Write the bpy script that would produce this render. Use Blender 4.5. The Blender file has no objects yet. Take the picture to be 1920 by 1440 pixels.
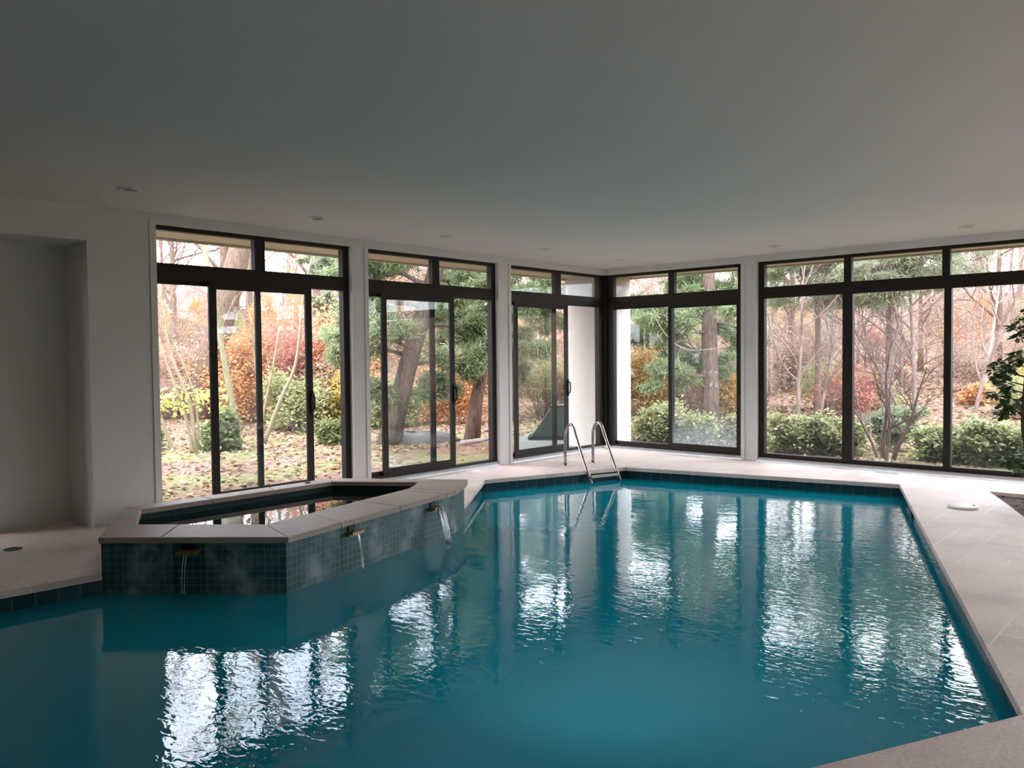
import bpy, math, random
import numpy as np
from mathutils import Vector, Matrix
from mathutils.geometry import tessellate_polygon

scene = bpy.context.scene
COL = scene.collection
R = math.radians

# ------------------------------------------------------------------ camera
cam_data = bpy.data.cameras.new('camera')
cam_data.sensor_width = 36.0
cam_data.lens = 1537.95 / 1920 * 36.0
cam_data.clip_end = 400
cam = bpy.data.objects.new('camera', cam_data)
COL.objects.link(cam)
yaw, pitch, roll = -0.728523, -0.033971, -0.009974
fw = Vector((math.sin(yaw) * math.cos(pitch), math.cos(yaw) * math.cos(pitch), math.sin(pitch)))
rt = Vector((math.cos(yaw), -math.sin(yaw), 0))
up = rt.cross(fw)
rt2 = rt * math.cos(roll) + up * math.sin(roll)
up2 = -rt * math.sin(roll) + up * math.cos(roll)
m = Matrix((rt2, up2, -fw)).transposed().to_4x4()
m.translation = Vector((8.4368, -11.9576, 1.6576))
cam.matrix_world = m
scene.camera = cam

# ------------------------------------------------------------------ world: bright overcast sky
world = bpy.data.worlds.new('overcast_sky')
scene.world = world
world.use_nodes = True
wn = world.node_tree
wn.nodes.clear()
wo = wn.nodes.new('ShaderNodeOutputWorld')
wb = wn.nodes.new('ShaderNodeBackground')
wt = wn.nodes.new('ShaderNodeTexCoord')
wns = wn.nodes.new('ShaderNodeTexNoise')
wns.inputs['Scale'].default_value = 2.5
wns.inputs['Detail'].default_value = 4
wr = wn.nodes.new('ShaderNodeValToRGB')
wr.color_ramp.elements[0].position = 0.35
wr.color_ramp.elements[0].color = (0.72, 0.79, 1.0, 1)
wr.color_ramp.elements[1].position = 0.65
wr.color_ramp.elements[1].color = (0.95, 0.95, 1.0, 1)
wn.links.new(wt.outputs['Generated'], wns.inputs['Vector'])
wn.links.new(wns.outputs[0], wr.inputs[0])
wn.links.new(wr.outputs[0], wb.inputs['Color'])
wb.inputs['Strength'].default_value = 4.9
wn.links.new(wb.outputs[0], wo.inputs[0])

vs = scene.view_settings
vs.view_transform = 'Standard'
vs.look = 'None'
vs.gamma = 1.0
vs.use_curve_mapping = False
vs.exposure = 1.29
cy = scene.cycles
cy.max_bounces = 12
cy.diffuse_bounces = 6
cy.glossy_bounces = 5
cy.transmission_bounces = 4
cy.transparent_max_bounces = 24
cy.sample_clamp_indirect = 6.0
cy.caustics_reflective = False
cy.caustics_refractive = False


# ------------------------------------------------------------------ materials
def new_mat(name):
    mt = bpy.data.materials.new(name)
    mt.use_nodes = True
    nt = mt.node_tree
    nt.nodes.clear()
    out = nt.nodes.new('ShaderNodeOutputMaterial')
    return mt, nt, out


def N(nt, kind, **kw):
    n = nt.nodes.new(kind)
    for k, v in kw.items():
        if k in n.inputs:
            n.inputs[k].default_value = v
        else:
            setattr(n, k, v)
    return n


def L(nt, a, b):
    nt.links.new(a, b)


def rgba(c):
    return (c[0], c[1], c[2], 1)


def ramp(nt, src, stops):
    r = nt.nodes.new('ShaderNodeValToRGB')
    els = r.color_ramp.elements
    while len(els) < len(stops):
        els.new(0.5)
    for e, (p, c) in zip(els, stops):
        e.position = p
        e.color = rgba(c)
    L(nt, src, r.inputs[0])
    return r.outputs[0]


def math_n(nt, op, a, b=None, clamp=False):
    n = nt.nodes.new('ShaderNodeMath')
    n.operation = op
    n.use_clamp = clamp
    for i, v in enumerate((a, b)):
        if v is None:
            continue
        if isinstance(v, (int, float)):
            n.inputs[i].default_value = v
        else:
            L(nt, v, n.inputs[i])
    return n.outputs[0]


def mixc(nt, f, a, b):
    n = nt.nodes.new('ShaderNodeMix')
    n.data_type = 'RGBA'
    for sock, v in ((n.inputs[0], f), (n.inputs[6], a), (n.inputs[7], b)):
        if isinstance(v, (int, float)):
            sock.default_value = v
        elif isinstance(v, tuple):
            sock.default_value = rgba(v)
        else:
            L(nt, v, sock)
    return n.outputs[2]


def smooth(nt, v, lo, hi):
    n = nt.nodes.new('ShaderNodeMapRange')
    n.interpolation_type = 'SMOOTHSTEP'
    n.inputs['From Min'].default_value = lo
    n.inputs['From Max'].default_value = hi
    L(nt, v, n.inputs['Value'])
    return n.outputs[0]


def plain(name, c, rough=0.6, metal=0.0, noise=0.0, scale=20.0, bump=0.0, spec=0.4):
    mt, nt, out = new_mat(name)
    b = N(nt, 'ShaderNodeBsdfPrincipled', Roughness=rough, Metallic=metal)
    b.inputs['Specular IOR Level'].default_value = spec
    b.inputs['Base Color'].default_value = rgba(c)
    if noise or bump:
        tc = N(nt, 'ShaderNodeTexCoord')
        nz = N(nt, 'ShaderNodeTexNoise', Scale=scale, Detail=5.0)
        L(nt, tc.outputs['Object'], nz.inputs['Vector'])
        if noise:
            lo = tuple(max(0, v * (1 - noise)) for v in c)
            hi = tuple(min(1, v * (1 + noise)) for v in c)
            L(nt, ramp(nt, nz.outputs[0], [(0.3, lo), (0.7, hi)]), b.inputs['Base Color'])
        if bump:
            bp = N(nt, 'ShaderNodeBump', Strength=bump, Distance=0.01)
            L(nt, nz.outputs[0], bp.inputs['Height'])
            L(nt, bp.outputs[0], b.inputs['Normal'])
    L(nt, b.outputs[0], out.inputs[0])
    return mt


def glass_mat(name, fog=False, tint=(0.93, 0.95, 0.94), haze=0.004):
    mt, nt, out = new_mat(name)
    lw = N(nt, 'ShaderNodeLayerWeight', Blend=0.5)
    f = math_n(nt, 'POWER', lw.outputs['Facing'], 5.0)
    f = math_n(nt, 'MULTIPLY_ADD', f, 0.6)
    f.node.inputs[2].default_value = 0.02
    tr = N(nt, 'ShaderNodeBsdfTransparent', Color=rgba(tint))
    gl = N(nt, 'ShaderNodeBsdfGlossy', Roughness=0.0)
    di = N(nt, 'ShaderNodeBsdfTranslucent', Color=(0.8, 0.82, 0.85, 1))
    m1 = N(nt, 'ShaderNodeMixShader', Fac=haze)
    tc = N(nt, 'ShaderNodeTexCoord')
    if fog:
        sp = N(nt, 'ShaderNodeSeparateXYZ')
        L(nt, tc.outputs['Object'], sp.inputs[0])
        nz = N(nt, 'ShaderNodeTexNoise', Scale=3.0, Detail=4.0)
        L(nt, tc.outputs['Object'], nz.inputs['Vector'])
        zz = math_n(nt, 'MULTIPLY_ADD', nz.outputs[0], 0.8)
        L(nt, sp.outputs[2], zz.node.inputs[2])
        g = smooth(nt, zz, 1.25, 0.35)
        g = math_n(nt, 'MULTIPLY_ADD', g, 0.10)
        g.node.inputs[2].default_value = haze + 0.012
        L(nt, g, m1.inputs[0])
    L(nt, tr.outputs[0], m1.inputs[1])
    L(nt, di.outputs[0], m1.inputs[2])
    m2 = N(nt, 'ShaderNodeMixShader')
    L(nt, f, m2.inputs[0])
    L(nt, m1.outputs[0], m2.inputs[1])
    L(nt, gl.outputs[0], m2.inputs[2])
    L(nt, m2.outputs[0], out.inputs[0])
    return mt


def water_mat(name, tint, murk, murk_fac, amp=1.0):
    mt, nt, out = new_mat(name)
    tc = N(nt, 'ShaderNodeTexCoord')
    # broad swell + small wind-like ripples, livelier towards the right-hand end of the pool
    mp = N(nt, 'ShaderNodeMapping')
    mp.inputs['Rotation'].default_value = (0, 0, R(-35))
    mp.inputs['Scale'].default_value = (1.0, 1.7, 1.0)
    L(nt, tc.outputs['Object'], mp.inputs[0])
    n1 = N(nt, 'ShaderNodeTexNoise', Scale=2.5, Detail=1.0, Distortion=0.4)
    L(nt, mp.outputs[0], n1.inputs['Vector'])
    n2 = N(nt, 'ShaderNodeTexNoise', Scale=12.0, Detail=1.5, Distortion=0.7)
    L(nt, mp.outputs[0], n2.inputs['Vector'])
    sp = N(nt, 'ShaderNodeSeparateXYZ')
    L(nt, tc.outputs['Object'], sp.inputs[0])
    k = smooth(nt, sp.outputs[0], 1.5, 6.5)
    k = math_n(nt, 'MULTIPLY_ADD', k, 0.85)
    k.node.inputs[2].default_value = 0.08
    h2 = math_n(nt, 'MULTIPLY', n2.outputs[0], k)
    h2 = math_n(nt, 'MULTIPLY', h2, 0.26)
    h = math_n(nt, 'ADD', math_n(nt, 'MULTIPLY', n1.outputs[0], 0.32), h2)
    bp = N(nt, 'ShaderNodeBump', Strength=1.0, Distance=0.0075 * amp)
    L(nt, h, bp.inputs['Height'])
    lw = N(nt, 'ShaderNodeLayerWeight', Blend=0.5)
    L(nt, bp.outputs[0], lw.inputs['Normal'])
    f = math_n(nt, 'POWER', lw.outputs['Facing'], 4.4)
    f = math_n(nt, 'MULTIPLY_ADD', f, 0.95)
    f.node.inputs[2].default_value = 0.025
    tr = N(nt, 'ShaderNodeBsdfTransparent', Color=rgba(tint))
    di = N(nt, 'ShaderNodeBsdfDiffuse', Color=rgba(murk))
    gl = N(nt, 'ShaderNodeBsdfGlossy', Roughness=0.0)
    L(nt, bp.outputs[0], gl.inputs['Normal'])
    tl = N(nt, 'ShaderNodeBsdfTranslucent', Color=rgba(murk))
    m0 = N(nt, 'ShaderNodeMixShader', Fac=0.25)
    L(nt, di.outputs[0], m0.inputs[1])
    L(nt, tl.outputs[0], m0.inputs[2])
    m1 = N(nt, 'ShaderNodeMixShader', Fac=murk_fac)
    L(nt, tr.outputs[0], m1.inputs[1])
    L(nt, m0.outputs[0], m1.inputs[2])
    m2 = N(nt, 'ShaderNodeMixShader')
    L(nt, f, m2.inputs[0])
    L(nt, m1.outputs[0], m2.inputs[1])
    L(nt, gl.outputs[0], m2.inputs[2])
    L(nt, m2.outputs[0], out.inputs[0])
    return mt


def stone_mat(name, c, joints=False, dark=0.82, spec=0.25):
    mt, nt, out = new_mat(name)
    tc = N(nt, 'ShaderNodeTexCoord')
    n1 = N(nt, 'ShaderNodeTexNoise', Scale=1.6, Detail=6.0, Roughness=0.6)
    n2 = N(nt, 'ShaderNodeTexNoise', Scale=45.0, Detail=3.0)
    L(nt, tc.outputs['Object'], n1.inputs['Vector'])
    L(nt, tc.outputs['Object'], n2.inputs['Vector'])
    d = tuple(v * dark for v in c)
    h = tuple(min(1, v * 1.08) for v in c)
    c1 = ramp(nt, n1.outputs[0], [(0.32, d), (0.52, c), (0.72, h)])
    c2 = ramp(nt, n2.outputs[0], [(0.3, (0.86, 0.86, 0.86)), (0.7, (1.06, 1.05, 1.04))])
    mm = N(nt, 'ShaderNodeMix', data_type='RGBA', blend_type='MULTIPLY')
    mm.inputs[0].default_value = 1.0
    L(nt, c1, mm.inputs[6])
    L(nt, c2, mm.inputs[7])
    col = mm.outputs[2]
    b = N(nt, 'ShaderNodeBsdfPrincipled', Roughness=0.55)
    b.inputs['Specular IOR Level'].default_value = spec
    if joints:
        mp = N(nt, 'ShaderNodeMapping')
        mp.inputs['Rotation'].default_value = (0, 0, R(90))
        mp.inputs['Location'].default_value = (0.2, 6.945, 0)
        L(nt, tc.outputs['Object'], mp.inputs[0])
        bt = N(nt, 'ShaderNodeTexBrick', Scale=1.0)
        bt.inputs['Brick Width'].default_value = 0.61
        bt.inputs['Row Height'].default_value = 0.305
        bt.inputs['Mortar Size'].default_value = 0.011
        bt.inputs['Mortar Smooth'].default_value = 0.6
        bt.inputs['Color1'].default_value = (0, 0, 0, 1)
        bt.inputs['Color2'].default_value = (0, 0, 0, 1)
        bt.inputs['Mortar'].default_value = (1, 1, 1, 1)
        L(nt, mp.outputs[0], bt.inputs['Vector'])
        n3 = N(nt, 'ShaderNodeTexNoise', Scale=0.9, Detail=2.0)
        L(nt, tc.outputs['Object'], n3.inputs['Vector'])
        fade = smooth(nt, n3.outputs[0], 0.40, 0.62)
        fac = math_n(nt, 'MULTIPLY', bt.outputs['Fac'], fade)
        fac = math_n(nt, 'MULTIPLY', fac, 0.4)
        col = mixc(nt, fac, col, tuple(min(1, v * 1.5) for v in c))
    L(nt, col, b.inputs['Base Color'])
    bp = N(nt, 'ShaderNodeBump', Strength=0.25, Distance=0.004)
    L(nt, n2.outputs[0], bp.inputs['Height'])
    L(nt, bp.outputs[0], b.inputs['Normal'])
    L(nt, b.outputs[0], out.inputs[0])
    return mt


def tile_mat(name, size, c1, c2, grout, msize=0.03, deposits=None, offset=0.0, rough=0.25):
    """glazed tiles laid by the UV map (metres); optional chalky lime deposits beside the spouts"""
    mt, nt, out = new_mat(name)
    uv = N(nt, 'ShaderNodeUVMap')
    bt = N(nt, 'ShaderNodeTexBrick', Scale=1.0)
    bt.offset = offset
    bt.inputs['Brick Width'].default_value = size
    bt.inputs['Row Height'].default_value = size
    bt.inputs['Mortar Size'].default_value = size * msize
    bt.inputs['Mortar Smooth'].default_value = 0.2
    bt.inputs['Color1'].default_value = rgba(c1)
    bt.inputs['Color2'].default_value = rgba(c2)
    bt.inputs['Mortar'].default_value = rgba(grout)
    L(nt, uv.outputs[0], bt.inputs['Vector'])
    b = N(nt, 'ShaderNodeBsdfPrincipled', Roughness=rough)
    b.inputs['Specular IOR Level'].default_value = 0.22
    col = bt.outputs['Color']
    if deposits:
        sp = N(nt, 'ShaderNodeSeparateXYZ')
        L(nt, uv.outputs[0], sp.inputs[0])
        dist = None
        for u0 in deposits:
            a = math_n(nt, 'ABSOLUTE', math_n(nt, 'SUBTRACT', sp.outputs[0], u0))
            dist = a if dist is None else math_n(nt, 'MINIMUM', dist, a)
        # deposits fan outward with depth below the spout and leave a clean wet strip under it
        run = math_n(nt, 'MULTIPLY_ADD', sp.outputs[1], -0.55)
        run.node.inputs[2].default_value = 0.24
        off = math_n(nt, 'ABSOLUTE', math_n(nt, 'SUBTRACT', dist, run))
        near = smooth(nt, off, 0.24, 0.0)
        wet = smooth(nt, dist, 0.11, 0.14)
        nz = N(nt, 'ShaderNodeTexNoise', Scale=5.0, Detail=5.0, Roughness=0.6)
        L(nt, uv.outputs[0], nz.inputs['Vector'])
        blot = smooth(nt, nz.outputs[0], 0.30, 0.72)
        fac = math_n(nt, 'MULTIPLY', math_n(nt, 'MULTIPLY', near, wet), blot)
        base = math_n(nt, 'MULTIPLY', math_n(nt, 'MULTIPLY', blot, wet), 0.22)
        fac = math_n(nt, 'ADD', math_n(nt, 'MULTIPLY', fac, 0.75), base, clamp=True)
        col = mixc(nt, fac, col, (0.36, 0.40, 0.41))
        rg = math_n(nt, 'MULTIPLY_ADD', fac, 0.5)
        rg.node.inputs[2].default_value = rough
        L(nt, rg, b.inputs['Roughness'])
    L(nt, col, b.inputs['Base Color'])
    L(nt, b.outputs[0], out.inputs[0])
    return mt


def bark_mat(name, c1, c2, scale=6.0, stretch=5.0):
    mt, nt, out = new_mat(name)
    tc = N(nt, 'ShaderNodeTexCoord')
    mp = N(nt, 'ShaderNodeMapping')
    mp.inputs['Scale'].default_value = (stretch, stretch, 1.0)
    L(nt, tc.outputs['Object'], mp.inputs[0])
    nz = N(nt, 'ShaderNodeTexNoise', Scale=scale, Detail=5.0, Roughness=0.65)
    L(nt, mp.outputs[0], nz.inputs['Vector'])
    b = N(nt, 'ShaderNodeBsdfPrincipled', Roughness=0.9)
    b.inputs['Specular IOR Level'].default_value = 0.1
    L(nt, ramp(nt, nz.outputs[0], [(0.32, c1), (0.68, c2)]), b.inputs['Base Color'])
    bp = N(nt, 'ShaderNodeBump', Strength=0.6, Distance=0.02)
    L(nt, nz.outputs[0], bp.inputs['Height'])
    L(nt, bp.outputs[0], b.inputs['Normal'])
    L(nt, b.outputs[0], out.inputs[0])
    return mt


def leaf_mat(name, cols, trans=0.35, gloss=0.0):
    """leaf colours drawn per leaf from a short list"""
    mt, nt, out = new_mat(name)
    ge = N(nt, 'ShaderNodeNewGeometry')
    n = len(cols)
    col = ramp(nt, ge.outputs['Random Per Island'], [(i / max(1, n - 1), c) for i, c in enumerate(cols)])
    d = N(nt, 'ShaderNodeBsdfDiffuse')
    t = N(nt, 'ShaderNodeBsdfTranslucent')
    L(nt, col, d.inputs[0])
    L(nt, col, t.inputs[0])
    m1 = N(nt, 'ShaderNodeMixShader', Fac=trans)
    L(nt, d.outputs[0], m1.inputs[1])
    L(nt, t.outputs[0], m1.inputs[2])
    last = m1
    if gloss:
        g = N(nt, 'ShaderNodeBsdfGlossy', Roughness=0.35)
        m2 = N(nt, 'ShaderNodeMixShader', Fac=gloss)
        L(nt, m1.outputs[0], m2.inputs[1])
        L(nt, g.outputs[0], m2.inputs[2])
        last = m2
    L(nt, last.outputs[0], out.inputs[0])
    return mt


def ground_mat(name):
    mt, nt, out = new_mat(name)
    tc = N(nt, 'ShaderNodeTexCoord')
    n1 = N(nt, 'ShaderNodeTexNoise', Scale=0.45, Detail=3.0)
    n2 = N(nt, 'ShaderNodeTexNoise', Scale=9.0, Detail=8.0, Roughness=0.75)
    n3 = N(nt, 'ShaderNodeTexNoise', Scale=0.16, Detail=4.0)
    for n in (n1, n2, n3):
        L(nt, tc.outputs['Object'], n.inputs['Vector'])
    n4 = N(nt, 'ShaderNodeTexNoise', Scale=2.2, Detail=6.0, Roughness=0.7)
    L(nt, tc.outputs['Object'], n4.inputs['Vector'])
    litter = ramp(nt, n2.outputs[0], [(0.28, (0.132, 0.071, 0.045)), (0.45, (0.246, 0.139, 0.090)), (0.58, (0.328, 0.221, 0.149)), (0.75, (0.452, 0.345, 0.246))])
    pinkish = ramp(nt, n2.outputs[0], [(0.3, (0.180, 0.093, 0.078)), (0.5, (0.296, 0.173, 0.143)), (0.72, (0.428, 0.287, 0.230))])
    grass = ramp(nt, n2.outputs[0], [(0.3, (0.128, 0.123, 0.051)), (0.55, (0.255, 0.230, 0.111)), (0.75, (0.425, 0.357, 0.221))])
    sp = N(nt, 'ShaderNodeSeparateXYZ')
    L(nt, tc.outputs['Object'], sp.inputs[0])
    a = math_n(nt, 'MAXIMUM', math_n(nt, 'MULTIPLY', sp.outputs[0], -1.0), 0.0)
    bb = math_n(nt, 'MAXIMUM', sp.outputs[1], 0.0)
    d = math_n(nt, 'SQRT', math_n(nt, 'ADD', math_n(nt, 'MULTIPLY', a, a), math_n(nt, 'MULTIPLY', bb, bb)))
    lawn = math_n(nt, 'MULTIPLY', smooth(nt, d, 9.5, 5.5), smooth(nt, n1.outputs[0], 0.42, 0.56))
    c = mixc(nt, smooth(nt, n3.outputs[0], 0.4, 0.6), litter, pinkish)
    c = mixc(nt, smooth(nt, n4.outputs[0], 0.42, 0.62), c, (0.19, 0.115, 0.085))
    c = mixc(nt, lawn, c, grass)
    b = N(nt, 'ShaderNodeBsdfPrincipled', Roughness=0.95)
    b.inputs['Specular IOR Level'].default_value = 0.1
    L(nt, c, b.inputs['Base Color'])
    bp = N(nt, 'ShaderNodeBump', Strength=0.7, Distance=0.05)
    L(nt, n2.outputs[0], bp.inputs['Height'])
    L(nt, bp.outputs[0], b.inputs['Normal'])
    L(nt, b.outputs[0], out.inputs[0])
    return mt


M = {}
M['wall'] = plain('white_wall_paint', (0.65, 0.635, 0.605), 0.8, noise=0.015, scale=3.0, spec=0.15)
M['ceiling'] = plain('matt_ceiling_paint', (0.66, 0.64, 0.605), 0.9, noise=0.012, scale=2.0, spec=0.1)
M['trim'] = plain('white_gloss_trim', (0.68, 0.65, 0.62), 0.5, spec=0.3)
M['bronze'] = plain('dark_bronze_aluminium', (0.022, 0.017, 0.013), 0.55, 0.0, noise=0.2, scale=30, spec=0.2)
M['sill'] = plain('grey_sill', (0.312, 0.293, 0.280), 0.6, noise=0.08, scale=12)
M['glass'] = glass_mat('window_glass')
M['glass_fog'] = glass_mat('window_glass_condensation', fog=True)
M['deck'] = stone_mat('pool_deck_stone', (0.84, 0.66, 0.59), joints=True, spec=0.45)
M['coping'] = stone_mat('spa_coping_stone', (0.46, 0.35, 0.295), dark=0.85)
M['plaster'] = plain('turquoise_pool_plaster', (0.022, 0.46, 0.56), 0.8, noise=0.06, scale=1.2)
M['tile'] = tile_mat('blue_waterline_tile', 0.152, (0.020, 0.062, 0.078), (0.014, 0.050, 0.066), (0.09, 0.15, 0.165), 0.02)
M['spa_tile'] = tile_mat('teal_spa_tile', 0.056, (0.014, 0.060, 0.064), (0.026, 0.088, 0.092), (0.20, 0.27, 0.27), 0.035,
                         deposits=(0.69, 2.21, 3.45), rough=0.35)
M['spa_inner'] = tile_mat('dark_spa_lining', 0.056, (0.014, 0.038, 0.036), (0.018, 0.046, 0.044), (0.03, 0.06, 0.06), 0.04, rough=0.6)
M['water'] = water_mat('pool_water', (0.42, 0.92, 0.95), (0.002, 0.36, 0.46), 0.78)
M['spa_water'] = water_mat('still_spa_water', (0.45, 0.62, 0.60), (0.02, 0.06, 0.06), 0.15, amp=0.35)
M['steel'] = plain('worn_stainless_steel', (0.42, 0.37, 0.33), 0.22, 1.0, noise=0.25, scale=9)
M['tread'] = plain('ivory_plastic_tread', (0.55, 0.50, 0.42), 0.5)
M['white_plastic'] = plain('white_plastic', (0.80, 0.79, 0.76), 0.4)
M['dark'] = plain('black_rubber', (0.015, 0.014, 0.013), 0.6)
M['brass'] = plain('weathered_brass', (0.32, 0.20, 0.09), 0.4, 0.5, noise=0.3, scale=25)
M['stucco'] = plain('cream_stucco', (0.663, 0.595, 0.527), 0.9, noise=0.03, scale=8, bump=0.2)
M['soffit'] = plain('beige_soffit_paint', (0.490, 0.420, 0.322), 0.8, noise=0.02, scale=4)
M['concrete'] = plain('grey_concrete', (0.238, 0.231, 0.217), 0.85, noise=0.12, scale=5, bump=0.3)
M['box_green'] = plain('dull_green_metal', (0.055, 0.075, 0.070), 0.55, 0.2, noise=0.1)
M['box_edge'] = plain('dark_metal_edge', (0.03, 0.032, 0.03), 0.5, 0.2)
M['rock'] = plain('grey_rock', (0.156, 0.138, 0.126), 0.9, noise=0.3, scale=4, bump=0.6)
M['soil'] = plain('brown_mulch', (0.085, 0.042, 0.028), 0.95, noise=0.5, scale=30, bump=1.0)
M['ground'] = ground_mat('leaf_littered_ground')
M['bark_brown'] = bark_mat('brown_bark', (0.094, 0.058, 0.043), (0.238, 0.158, 0.122))
M['bark_pine'] = bark_mat('dark_pine_bark', (0.085, 0.058, 0.046), (0.23, 0.165, 0.135))
M['bark_grey'] = bark_mat('grey_bark', (0.139, 0.101, 0.090), (0.319, 0.250, 0.218))
M['bark_twig'] = bark_mat('pinkish_twig_bark', (0.167, 0.112, 0.098), (0.322, 0.234, 0.205), 3.0)
M['bark_pale'] = bark_mat('pale_yellow_bark', (0.273, 0.218, 0.131), (0.404, 0.338, 0.229))
M['bark_white'] = bark_mat('white_birch_bark', (0.288, 0.252, 0.228), (0.480, 0.450, 0.420), 3.0, 1.0)
M['vine'] = plain('bleached_vine', (0.600, 0.528, 0.416), 0.8)
M['needle'] = leaf_mat('pine_needles', [(0.17, 0.23, 0.11), (0.26, 0.33, 0.17), (0.36, 0.41, 0.23), (0.47, 0.48, 0.31)], 0.50)
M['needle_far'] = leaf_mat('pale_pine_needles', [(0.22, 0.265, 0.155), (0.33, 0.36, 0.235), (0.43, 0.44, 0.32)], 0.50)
M['orange'] = leaf_mat('orange_leaves', [(0.56, 0.25, 0.11), (0.66, 0.34, 0.16), (0.68, 0.43, 0.21), (0.58, 0.31, 0.19)], 0.45)
M['red'] = leaf_mat('red_leaves', [(0.414, 0.156, 0.120), (0.515, 0.230, 0.184), (0.552, 0.313, 0.248), (0.460, 0.193, 0.156)], 0.45)
M['yellow'] = leaf_mat('yellow_leaves', [(0.465, 0.330, 0.075), (0.555, 0.450, 0.150), (0.540, 0.510, 0.225)], 0.45)
M['gold'] = leaf_mat('golden_leaves', [(0.58, 0.36, 0.13), (0.64, 0.45, 0.17), (0.64, 0.52, 0.26)], 0.45)
M['tan'] = leaf_mat('tan_leaves', [(0.356, 0.245, 0.191), (0.445, 0.320, 0.249), (0.517, 0.400, 0.294), (0.392, 0.275, 0.231)], 0.45)
M['olive'] = leaf_mat('olive_leaves', [(0.27, 0.29, 0.14), (0.40, 0.41, 0.20), (0.50, 0.48, 0.26)], 0.45)
M['shrub'] = leaf_mat('shrub_leaves', [(0.17, 0.20, 0.085), (0.29, 0.32, 0.13), (0.42, 0.43, 0.20), (0.62, 0.58, 0.32)], 0.4, 0.05)
M['lime'] = leaf_mat('lime_yellow_leaves', [(0.495, 0.540, 0.162), (0.630, 0.630, 0.225), (0.684, 0.666, 0.324)], 0.45)
M['fern'] = leaf_mat('fern_leaves', [(0.15, 0.18, 0.08), (0.24, 0.27, 0.12), (0.36, 0.36, 0.18)], 0.35)
M['litter'] = leaf_mat('fallen_leaf_colours', [(0.224, 0.112, 0.060), (0.342, 0.217, 0.112), (0.434, 0.329, 0.197), (0.460, 0.382, 0.276), (0.303, 0.145, 0.085)], 0.1)
M['indoor_leaf'] = leaf_mat('dark_glossy_leaves', [(0.054, 0.112, 0.040), (0.081, 0.153, 0.050), (0.126, 0.216, 0.065)], 0.25, 0.07)
M['indoor_bark'] = bark_mat('indoor_tree_bark', (0.07, 0.04, 0.03), (0.16, 0.10, 0.07), 12.0)


def stream_mat():
    mt, nt, out = new_mat('falling_water')
    t = N(nt, 'ShaderNodeBsdfTransparent', Color=(0.92, 0.97, 0.97, 1))
    g = N(nt, 'ShaderNodeBsdfGlossy', Roughness=0.08)
    d = N(nt, 'ShaderNodeBsdfTranslucent', Color=(0.85, 0.92, 0.95, 1))
    m1 = N(nt, 'ShaderNodeMixShader', Fac=0.25)
    L(nt, g.outputs[0], m1.inputs[1])
    L(nt, d.outputs[0], m1.inputs[2])
    m2 = N(nt, 'ShaderNodeMixShader', Fac=0.55)
    L(nt, t.outputs[0], m2.inputs[1])
    L(nt, m1.outputs[0], m2.inputs[2])
    L(nt, m2.outputs[0], out.inputs[0])
    return mt


M['stream'] = stream_mat()


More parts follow.
